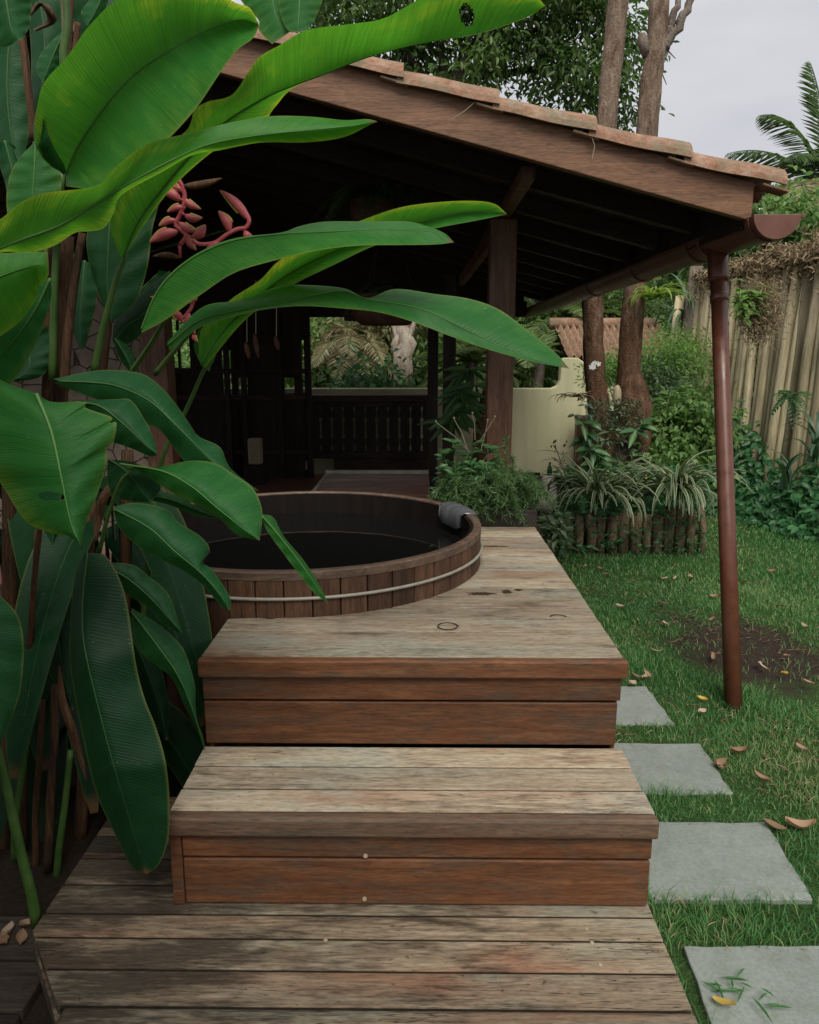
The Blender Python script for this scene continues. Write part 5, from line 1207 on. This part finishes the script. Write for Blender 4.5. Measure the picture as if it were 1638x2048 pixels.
# plants that sit on the tree
rosette('bromeliad', at(1305, 600, TY - .25), 34, .42, .045, 'lime', 'bright lime green spiky plant perched high on the trunk under the gutter', 'plant', .55)
rosette('bromeliad', at(1150, 795, TY - .2), 22, .24, .035, 'dryleaf', 'reddish brown withered plant clinging to the left trunk', 'plant', .35)
orc = empty('orchid', tuple(at(1215, 770, TY - .2)), 'orchid spray with white flowers arching off the left trunk', 'orchid')
b = MB(); b.tube([at(1222, 780, TY - .2), at(1205, 750, TY - .25), at(1187, 735, TY - .3)], .005, 6); b.build('stem', MAT['stem'], orc)
for k in range(11):
    c = at(1188 + rng.normal() * 7, 733 + rng.normal() * 5, TY - .32 + rng.normal() * .02); n = 5; a = np.arange(n) * 2 * PI / 5 + rng.random()
    bb = Leaves(); bb.put(np.tile(c, (n, 1)), np.stack([np.cos(a), rng.normal(size=n) * .2 - .3, np.sin(a)], 1), np.tile([0, -1., 0], (n, 1)), .026, .017, .1); bb.build('flower', MAT['white_flower'], orc)
def vine_leaves(name, label, spots, L, W, mat, Y):
    o = empty(name, tuple(at(*spots[0], Y)), label, 'plant')
    for px, py in spots:
        b = Leaves(); n = 5; p = at(px, py, Y - .1 * rng.random()); a = rng.random(n) * 6.28
        b.put(np.tile(p, (n, 1)), np.stack([np.cos(a), -.5 + rng.normal(size=n) * .2, np.sin(a) * .5 - .3], 1), np.tile([0, -.7, .7], (n, 1)), L * (.7 + .5 * rng.random(n)), W, .15); b.build('sprig', MAT[mat], o)
    return o
vine_leaves('climbing_plant', 'glossy broad leaves climbing the mossy base of the twin trunk tree', [(1165, 845), (1172, 860), (1168, 880), (1185, 900), (1178, 897), (1205, 920), (1215, 930), (1190, 925), (1240, 935), (1250, 930), (1262, 930), (1228, 935), (1272, 860), (1280, 850), (1250, 945), (1200, 915)], .17, .06, 'leaf_broad', TY - .25)
vine_leaves('small_climber', 'small dark climber dotted along the left trunk', [(1170, 870), (1180, 830), (1170, 810), (1195, 870), (1210, 880), (1230, 860), (1240, 880), (1260, 900), (1150, 830), (1165, 790)], .08, .03, 'leaf_dusk', TY - .22)
rosette('bromeliad', at(1297, 962, 7.0), 12, .12, .03, 'orange', 'orange star-shaped bromeliad flower at the foot of the tree', 'flower', .8)

# ================================================================== bed with short log posts and striped strap plants
edg = empty('log_edging', (1.8, 6.05, ZG), 'row of short upright logs edging the planting bed at the lawn', 'garden edging')
ex0, ex1 = 1.06, 2.37
xs = np.arange(ex0, ex1, .092)
for i, x in enumerate(xs):
    h = .27 + rng.normal() * .02 + .07 * (x - ex0); r = .042 + rng.normal() * .003; b = MB(); b.tube([(x, 6.05, ZG - .05), (x + rng.normal() * .006, 6.05 + rng.normal() * .006, ZG + h * .5), (x + rng.normal() * .01, 6.05, ZG + h), (x, 6.05, ZG + h + .008)], [r, r, r * .97, r * .8], 12, wob=.06)
    b.build('log', MAT['log'], edg, smooth=True)
for k in range(14):
    y = 6.05 - k * .11; x = ex0 - .05 - k * .027
    if y < 4.6: break
    b = MB(); h = .25 + rng.normal() * .02; b.tube([(x, y, ZG - .05), (x, y, ZG + h)], [.042, .04], 12, wob=.06); b.build('log', MAT['log'], edg, smooth=True)
b = MB(); b.add([(.70, 6.03, ZG + .1), (2.36, 6.09, ZG + .14), (2.9, 9.6, ZG + .1), (.7, 9.6, ZG + .05)], [[0, 1, 2, 3]]); tag(b.build('bed_soil', MAT['soil']), kind='structure')
SPG = 'striped strap plants along the log edging'
for (px, py, Y, n, L), lb in zip([(1192, 1005, 6.0, 60, .66), (1268, 1005, 6.1, 40, .58), (1350, 995, 6.02, 76, .70), (1135, 985, 6.3, 24, .42)],
    ['cream-striped strap-leaved plant at the deck end of the log edging, leaves hanging to the lawn', 'smaller cream-striped strap plant between the two large ones at the foot of the tree',
     'largest cream-striped strap plant nearest the downpipe, with upright fanned leaves', 'small cream-striped strap plant by the pale rock']):
    c = at(px, py, Y); rosette('striped_plant', c, n, L, .046, 'strap', lb, 'plant', .85, SPG, .42)
def fill(name, label, x0, x1, y0, y1, Y0_, Y1_, n, L, W, mat, cat='plant'):
    b = Leaves(); P = np.array([at(rng.uniform(x0, x1), rng.uniform(y0, y1), rng.uniform(Y0_, Y1_)) for _ in range(n)]); a = rng.random(n) * 6.28
    b.put(P, np.stack([np.cos(a), np.sin(a), rng.normal(size=n) * .4], 1), rng.normal(size=(n, 3)) * .5 + [0, -.3, 1.], L * (.6 + .7 * rng.random(n)), W, .15); o = b.build(name, MAT[mat]); tag(o, label, cat); return o
fill('bed_filler_plant', 'low dark leafy plants filling the bed behind the striped plants', 1120, 1425, 935, 1030, 6.2, 7.2, 900, .09, .04, 'leaf_creeper')
fill('bed_edge_weed', 'small green weeds hanging down between the short logs', 1120, 1410, 1020, 1100, 5.93, 6.0, 260, .06, .022, 'leaf_creeper')['kind'] = 'stuff'
fill('dark_filler_plant', 'dark leafy plant in the gap between the planter and the bed', 1090, 1130, 1030, 1100, 5.0, 5.9, 460, .08, .035, 'leaf_dusk')
# ================================================================== shrubs right of the tree
def shrub(name, label, px, py, Y, rx, rz, ncl, nl, L, W, mat, cl=.12, droop=.3, cat='shrub'):
    c = at(px, py, Y); b = bushy(name, label, cat, [(c, (rx, rx * .8, rz), ncl, nl, L, W, cl, droop)], mat, None, [([(c[0] + k * .06, c[1], ZG - .05), (c[0] + k * .1, c[1], c[2] * .5), (c[0] + k * .2 * rx, c[1], c[2] + rz * .3)], .02) for k in (-1, 0, 1)]); return b
shrub('feathery_shrub', 'feathery light green shrub between the twin trunks and the pole fence', 1345, 720, 8.8, .56, .30, 60, 4600, .05, .016, 'leaf_feather', .13, .2)
shrub('small_leaved_shrub', 'dark small-leaved shrub below the feathery one', 1325, 790, 8.4, .45, .32, 50, 5200, .045, .022, 'leaf_dusk', .1, .3)
shrub('leafy_shrub', 'mid green leafy shrub behind the downpipe, reddish shoots among its leaves', 1372, 845, 7.7, .38, .42, 46, 2400, .085, .042, 'leaf_bush', .12, .35)
shrub('low_shrub', 'low leafy shrub behind the striped plants next to the tree foot', 1330, 930, 7.4, .42, .26, 40, 1500, .08, .038, 'leaf_bush', .12, .4)
shrub('slender_shrub', 'light green shrub seen between the two trunks', 1225, 745, 8.9, .26, .2, 30, 1200, .06, .02, 'leaf_feather', .1, .2)
b = MB(); c = at(1306, 915, 7.9); b.lathe((c[0], c[1], ZG), [(0, 0), (.11, 0), (.12, .2), (.105, .5), (.11, .62), (.06, .7), (0, .71)], 18); tag(b.build('stone_post', MAT['grey_stone'], smooth=True), 'grey weathered stone post half hidden in the shrubs', 'stone post')
# ================================================================== pole fence with dry vine
fence = empty('pole_fence', (3.7, 8, ZG), 'tall fence of pale weathered upright poles, leaning a little', 'fence')
A_ = np.array([4.28, 6.62]); B_ = np.array([3.27, 9.3]); n = 54
for i in range(n):
    t = -.32 + 1.32 * i / (n - 1); p = A_ + (B_ - A_) * t + rng.normal(size=2) * .018; hgt = 2.42 + rng.normal() * .05 - .0 * t; r = .042 + rng.random() * .018
    lx = .055 + rng.normal() * .02; ly = rng.normal() * .012
    b = MB(); b.tube([(p[0] - lx * 1.0, p[1], ZG - .06), (p[0] - lx * .4 + rng.normal() * .006, p[1] + ly * .5, ZG + .8), (p[0] + rng.normal() * .006, p[1] + ly, ZG + 1.6), (p[0] + lx * .45, p[1] + ly, ZG + hgt)], [r, r * .98, r * .93, r * .86], 10, wob=.07); b.build('pole', MAT['pole'], fence, smooth=True)
for x, y, h, r in ((3.24, 9.3, 2.62, .085), (3.12, 9.45, 2.3, .06), (3.36, 9.1, 2.1, .055)):
    b = MB(); b.tube([(x - .06, y, ZG), (x, y, ZG + h * .6), (x + .05, y, ZG + h)], [r, r, r * .9], 12, wob=.06); b.build('pole', MAT['bark_grey'] if r > .07 else MAT['pole'], fence, smooth=True)
def dryvine():
    b = Leaves(); n = 21000; t = rng.random(n) ** .8 * 1.3 - .3; c = A_ + (B_ - A_) * t[:, None]; lump = .13 + .04 * np.sin(t * 23) + .04 * np.sin(t * 51 + 1)
    wdt = (1.15 - .75 * t); s_ = rng.normal(size=n); P = np.stack([c[:, 0] + .10 + s_ * .15 * wdt, c[:, 1] + rng.normal(size=n) * .1, ZG + 2.42 + np.clip(rng.normal(size=n) * .75, -1.4, 1.5) * lump * wdt + .17 * wdt], 1)
    hang = rng.random(n) < .07; P[hang, 2] -= rng.random(hang.sum()) * .30; P[hang, 0] -= .08
    b.put(P, rng.normal(size=(n, 3)) + [-.1, -.2, -.3], rng.normal(size=(n, 3)), .035 + .05 * rng.random(n), .008 + .012 * rng.random(n), .2); return b.build('dry_vine', MAT['dryvine'])
tag(dryvine(), 'thick brown dried vine matted along the top of the pole fence', 'vine')
b = Leaves(); c = at(1488, 612, 7.35)
for k in range(110):
    a = rng.random() * 6.28; frond(b, c + [rng.normal() * .04, -.06, rng.normal() * .07], [math.cos(a) * .8, -.4 + math.sin(a) * .4, .9 * rng.random() + .1], .16 + .1 * rng.random(), .6, .035, .012, 14)
tag(b.build('hanging_fern', MAT['leaf_feather']), 'bright green feathery fern fixed to the pole fence', 'fern')
b = Leaves(); c = at(1522, 625, 7.3); n = 3000; o_ = rng.normal(size=(n, 3)) * [.08, .07, .13]
b.put(c + o_, rng.normal(size=(n, 3)) + [0, 0, -.5], rng.normal(size=(n, 3)), .06, .007, .1); tag(b.build('dry_nest', MAT['dryvine']), 'ball of dry brown roots hanging on the fence beside the bright fern', 'plant')
# creeper on the fence foot
def creeper():
    b = Leaves(); n = 4600; t = rng.random(n) * 1.3 - .3; c = A_ + (B_ - A_) * t[:, None]; up = rng.random(n) ** 1.9
    P = np.stack([c[:, 0] - .16 - (1 - up) * (.1 + .55 * rng.random(n) ** 1.3) - up * .02, c[:, 1] - .1 - (1 - up) * .35 * rng.random(n), ZG + .03 + up * (.78 + .35 * np.sin(t * 13)) * rng.random(n) ** .4], 1)
    a = rng.random(n) * 6.28; b.put(P, np.stack([np.cos(a) * .7 - .3, np.sin(a) * .6 - .4, -.35 + rng.normal(size=n) * .3], 1), rng.normal(size=(n, 3)) * .35 + [-.5, -.6, .7], .06 + .06 * rng.random(n), .055, .12); return b.build('creeper', MAT['leaf_creeper'])
tag(creeper(), 'dark green heart-leaved creeper spreading along the foot of the fence', 'creeper')
for i, (px, py, hh) in enumerate(((1572, 960, .5), (1622, 905, .62), (1462, 930, .3))):
    V, Fq, lu, rn = straps(None, at(px, py + 20, 6.75), 9, hh, .06, 1.5); o = quick('blade_plant', V, Fq, MAT['agave'], None, {'rnd': rn}, smooth=True)
    tag(o, ['upright blue green blades standing in the creeper at the fence foot', 'tallest dark blade-leaved plant at the edge of the picture by the fence', 'short blade plant just beside the downpipe in the creeper'][i], 'plant', 'blade plants in the creeper')
b = Leaves()
for k in range(16): frond(b, at(1580, 790, 6.95), [rng.normal(), -.5, rng.normal() * .5], .22, .5, .05, .02, 10)
tag(b.build('fence_climber', MAT['leaf_creeper']), 'thin green climber hanging on the middle of the pole fence', 'climber')

# ================================================================== hanging ferns under the roof
def hanging_fern(px, py, Y, L, nf, label, pot=True, pw=.2):
    c = at(px, py, Y); r = empty('hanging_fern', tuple(c), label, 'fern', 'ferns hanging under the roof'); b = Leaves()
    for k in range(nf):
        a = k * 2.4; e = .25 + .8 * rng.random(); R = frond(b, c + [0, 0, .02], [math.cos(a), math.sin(a), e], L * (.7 + .5 * rng.random()), .75 + .3 * rng.random(), L * .13, L * .028, 26)
    b.build('fronds', MAT['fern'], r)
    if pot:
        s = MB(); s.lathe((c[0], c[1], c[2] - .20), [(0, 0), (pw * .75, .005), (pw, .07), (pw * 1.08, .19), (pw * .95, .2), (0, .17)], 24); s.build('basket', MAT['clay'], r, smooth=True)
    s = MB()
    for k in range(3): s.tube([c + [pw * .9 * math.cos(k * 2.1), pw * .9 * math.sin(k * 2.1), 0], (c[0], c[1], rb(c[0]) + .07)], .003, 5)
    s.build('wire', MAT['dark_wood'], r); return r
hanging_fern(745, 400, 4.6, .42, 26, 'large feathery fern hanging high in the shadow under the roof', True, .12)
hanging_fern(770, 590, 5.2, .34, 34, 'fern in a wide brown basket hanging low above the tub', True, .22)
b = MB(); c = at(760, 628, 5.25); b.tube([c + [-.24, 0, 0], c + [.22, 0, -.02]], .045, 12); tag(b.build('hanging_log', MAT['dark_wood'], smooth=True), 'dark log hanging flat beneath the brown fern basket', 'log')

# ================================================================== neighbour's house
nh = empty('neighbour_house', (3.0, 11.3, ZG), 'small house beyond the wall with a weathered clay tile roof', 'house')
r0, r1 = atY(1106, 652, 11.6), atY(1312, 652, 11.6); e0 = atY(1146, 722, 10.5); e1 = atY(1370, 722, 10.5); e0[2] = e1[2] = min(e0[2], e1[2]); r0[2] = r1[2]; e0[0] = r0[0] + .05
def house_roof():
    nc, nr = 16, 5; V = []; per = 8
    for q in range(nr):
        for s_ in (0, 1):
            t = (q + s_ * .999) / nr
            for j in range(nc * per + 1):
                u = j / (nc * per); p = r0 + (r1 - r0) * u; p2 = np.array([p[0] + .02, e0[1], e0[2]]); v = p + (p2 - p) * t
                V.append((v[0], v[1], v[2] + .05 * math.cos(2 * PI * j / per) + .03 * s_))
    c = nc * per + 1; m = nr * 2; i = (np.arange(m - 1)[:, None] * c + np.arange(c - 1)[None]).ravel()
    return np.array(V), np.stack([i, i + c, i + c + 1, i + 1], 1)
V, Fq = house_roof(); rnd = np.repeat(rng.random(len(V) // 1), 1); rf = quick('tile_roof', V, Fq, MAT['tile'], nh, {'rnd': np.zeros(len(V))}, smooth=False)
b = MB(); b.tube([r0 + [-.05, 0, .03], r1 + [0, 0, .03]], .085, 12, wob=.1); b.build('ridge_tile', MAT['tile'], rf, smooth=True)
b = MB(); b.box(r0[0] + .15, r1[0], e0[1] + .25, e0[1] + .4, ZG, e0[2] - .06); b.build('wall', MAT['plaster'], nh)
b = MB(); b.add([tuple(r0 + [.03, 0, -.04]), tuple(np.array([r0[0] + .06, e0[1], e0[2] - .02])), (r0[0] + .06, e0[1], e0[2] - .14), (r0[0] + .03, r0[1], r0[2] - .3)] , [[0, 1, 2, 3]]); b.build('gable_board', MAT['dark_wood'], nh)

# ================================================================== palms
def palm(name, label, crown, Y, fr, trunk_r, leaflet, width, mat, group=None, base=True, n=46, lean=.1, up_=.25):
    c = at(*crown, Y); r = empty(name, (c[0] - lean, c[1], ZG), label, 'palm', group)
    for el, az, L, sag in fr:
        b = Leaves(); a = math.radians(az); e = math.radians(el); R = frond(b, c, [math.cos(a) * math.cos(e), math.sin(a) * math.cos(e), math.sin(e)], L, sag, leaflet, width, n, up_)
        o = b.build('frond', MAT[mat], r); s = MB(); s.tube(R, list(np.linspace(.022, .004, len(R))), 6); s.build('rachis', MAT['stem'], o, smooth=True)
    if base:
        s = MB(); s.tube(trunk_pts([(c[0] - lean, c[1], ZG - .1), (c[0] - lean * .5, c[1], (c[2] + ZG) / 2), tuple(c)], 12, .01), list(np.linspace(trunk_r * 1.3, trunk_r, 12)), 12, wob=.08); s.build('trunk', MAT['bark_grey'], r, smooth=True)
    return r
palm('coconut_palm', 'coconut palm with arching fronds against the sky beyond the fence', (1665, 395), 11.5, [(66, 172, 2.7, .50), (80, 140, 2.7, .30), (46, 178, 2.2, .45), (22, 182, 1.25, .30), (2, 190, 1.0, .3), (-18, 170, 1.0, .3), (72, 60, 2.0, .5), (40, -10, 1.8, .6), (20, 40, 1.7, .6), (20, 240, 1.4, .5), (55, 205, 1.8, .6), (75, 190, 1.8, .75)], .12, .45, .010, 'palm_dark', n=60, up_=-.25)
palm('drooping_palm', 'pale dry fronds drooping behind the coconut palm by the fence top', (1600, 385), 11.0, [(10, 200, 1.2, .7), (25, 180, 1.2, .9), (0, 160, 1.1, .6), (30, 250, 1.0, .9), (5, 230, 1.1, .8), (15, 20, 1.2, .6)], .1, .35, .024, 'palm_dry')
palm('garden_palm', 'dense dark palm behind the twin trunk tree under the eave', (1145, 640), 12.6, [(e, a, 1.3, .5) for e, a in ((70, 170), (50, 200), (35, 150), (20, 185), (10, 220), (40, 10), (25, -20), (60, 60), (15, 30), (5, 250), (30, 270))], .1, .4, .03, 'palm')
palm('fan_palm', 'bright green palm fronds above the wall beside the red brown post', (945, 725), 10.9, [(e, a, 1.0, .45) for e, a in ((75, 100), (55, 170), (30, 185), (12, 175), (45, 20), (20, 10), (5, 350), (35, 250), (-5, 200), (60, 300))], .08, .32, .022, 'palm')
palm('low_palm', 'low drooping palm right of the post, fronds hanging behind the wall', (1080, 700), 11.2, [(e, a, .9, .6) for e, a in ((60, 120), (40, 190), (15, 170), (30, 10), (5, 340), (50, 60), (20, 250))], .08, .3, .022, 'palm', None)
palm('dry_palm', 'palm with tan drooping fronds behind the balustrade', (705, 690), 11.8, [(e, a, .95, .9) for e, a in ((60, 200), (35, 230), (20, 260), (10, 290), (35, 310), (60, 330), (15, 200), (0, 340), (75, 250), (45, 270))], .09, .3, .016, 'palm_dry')
for px, py, Y, lb in ((1375, 660, 9.6, 'stiff blue green spiky plant beside the fence end'), (1420, 560, 10.2, 'long-bladed plant arching above the fence end')):
    V, Fq, lu, rn = straps(None, at(px, py, Y), 34, 1.0, .07, 1.1); o = quick('spiky_plant', V, Fq, MAT['agave'], None, {'rnd': rn}, smooth=True); tag(o, lb, 'plant')

# ================================================================== trees and shrubs behind
def big_tree(name, label, trunk, parts, mat, bk='bark_grey', Y=14, tr=.16, limbs=()):
    base = at(*trunk[0], Y); root = empty(name, (base[0], Y, ZG), label, 'tree'); b = Leaves()
    for px, py, yy, rad, ncl, nl, L, W, cl in parts: _bush(b, at(px, py, yy), rad, ncl, nl, L, W, cl, .5)
    b.build('crown', MAT[mat], root); s = MB(); P = np.array([(base[0], Y, ZG - .1)] + [tuple(at(x, y, Y)) for x, y in trunk]); s.tube(trunk_pts(P, 16, .03), list(np.linspace(tr, tr * .5, 16)), 10, wob=.12)
    for L_ in limbs: s.tube(trunk_pts([at(x, y, Y) for x, y in L_], 8, .03), list(np.linspace(tr * .45, tr * .12, 8)), 7, wob=.15)
    s.build('trunk', MAT[bk], root, smooth=True); return root
big_tree('dark_tree', 'large dark leafy tree towering behind the pavilion roof', [(880, 500), (900, 250), (930, 100)],
         [(700, 40, 14, (1.5, 1.3, 1.5), 36, 2900, .15, .05, .22), (830, 60, 14.5, (1.5, 1.3, 1.4), 36, 2900, .15, .05, .22), (985, 70, 14, (1.4, 1.2, 1.6), 36, 2900, .15, .05, .22), (1110, 90, 13.6, (1.2, 1.2, 1.35), 34, 2700, .14, .05, .22), (1060, -60, 14, (1.5, 1.2, .8), 30, 2600, .13, .06, .26), (860, -80, 14, (2.2, 1.2, .9), 40, 4200, .13, .06, .28)], 'leaf_tree', 'bark_dark', 14, .2,
         [[(910, 200), (990, 110), (1080, 60), (1150, 40)], [(900, 240), (820, 120), (740, 40)], [(930, 100), (1000, 20), (1040, -60)], [(905, 180), (870, 80), (850, -20)], [(960, 150), (1060, 140), (1160, 130)]])
big_tree('side_tree', 'smaller dark tree whose leaves show between the two bare trunks', [(1190, 600), (1200, 300), (1215, 150)], [(1215, 160, 13.2, (.8, .7, 1.25), 30, 2300, .13, .045, .2), (1195, 20, 13.2, (.9, .7, .8), 26, 1600, .12, .05, .2)], 'leaf_tree', 'bark_dark', 13.2, .08, [[(1210, 200), (1240, 130), (1262, 90)], [(1210, 160), (1190, 80), (1180, 20)]])
big_tree('pale_trunk_tree', 'tree with a pale split trunk behind the balustrade', [(808, 800), (812, 720), (806, 640), (815, 560)], [(750, 655, 12.2, (.8, .4, .5), 34, 2400, .10, .035, .16), (850, 600, 11.9, (.7, .4, .4), 26, 1300, .10, .04, .16)], 'leaf_olive', 'bark_pale', 11.2, .16, [[(800, 720), (788, 660), (780, 600)], [(815, 700), (830, 640), (838, 590)]])
def bg(name, label, px, py, Y, rx, rz, nl, L, W, mat, cl=.2): return shrub(name, label, px, py, Y, rx, rz, 46, nl, L, W, mat, cl, .4, 'bush')
bg('bright_bush', 'bright green bush beyond the balustrade at the screen edge', 650, 660, 13.0, .9, .8, 3000, .1, .045, 'leaf_bush')
bg('olive_bush', 'olive brown bush behind the balustrade near the pale trunk', 745, 720, 12.2, .8, .5, 2600, .10, .03, 'leaf_olive')
bg('leafy_plant', 'light broad-leaved plant growing over the wall top behind the balustrade', 735, 762, 10.6, .38, .16, 420, .12, .07, 'leaf_broad')
bg('green_bush', 'fresh green bush between the dark post and the pale trunk', 850, 720, 12.6, .9, .7, 2600, .1, .045, 'leaf_bush')
bg('window_bush', 'green bush glimpsed through the openings of the timber screen', 450, 700, 13.0, 2.0, .9, 4200, .11, .05, 'leaf_bush')
bg('wall_bush', 'leafy green bush behind the wall left of the tile-roofed house', 1060, 700, 12.6, .8, .5, 2600, .1, .045, 'leaf_bush')
bg('tree_gap_bush', 'green bush between the house roof and the pole fence', 1385, 660, 12.5, .8, .5, 2400, .09, .035, 'leaf_bush')
bg('fence_bush', 'green bush rising behind the fence top beneath the coconut palm', 1560, 455, 10.6, 1.0, .36, 3400, .1, .05, 'leaf_bush')
bg('fence_shrub', 'dark shrub behind the fence beside the gutter', 1475, 520, 10.8, .7, .4, 2200, .1, .045, 'leaf_tree')
bg('eave_bush', 'shaggy green bush under the far end of the gutter', 1200, 610, 12.8, 1.0, .5, 2600, .1, .04, 'leaf_tree')
def far_wood():
    b = Leaves(); n = 42000; x = rng.uniform(-16, 22, n); top = 3.9 + .8 * np.sin(x * .8) + .5 * np.sin(x * 2.1 + 1) + .4 * np.sin(x * 4.3); z = ZG + (top + .2) * rng.random(n) ** .75; y = 19 + rng.normal(size=n) * .7
    tone = .5 + .3 * np.sin(x * 3 + z * 2) * np.sin(z * 3.1 - x); b.put(np.stack([x, y, z], 1), rng.normal(size=(n, 3)) + [0, -.6, -.4], rng.normal(size=(n, 3)) + [0, -.5, 1], .3 + .2 * rng.random(n), .16, .2, np.clip(tone + rng.normal(size=n) * .2, 0, 1)); return b.build('far_wood', MAT['leaf_tree'])
tag(far_wood(), kind='stuff')
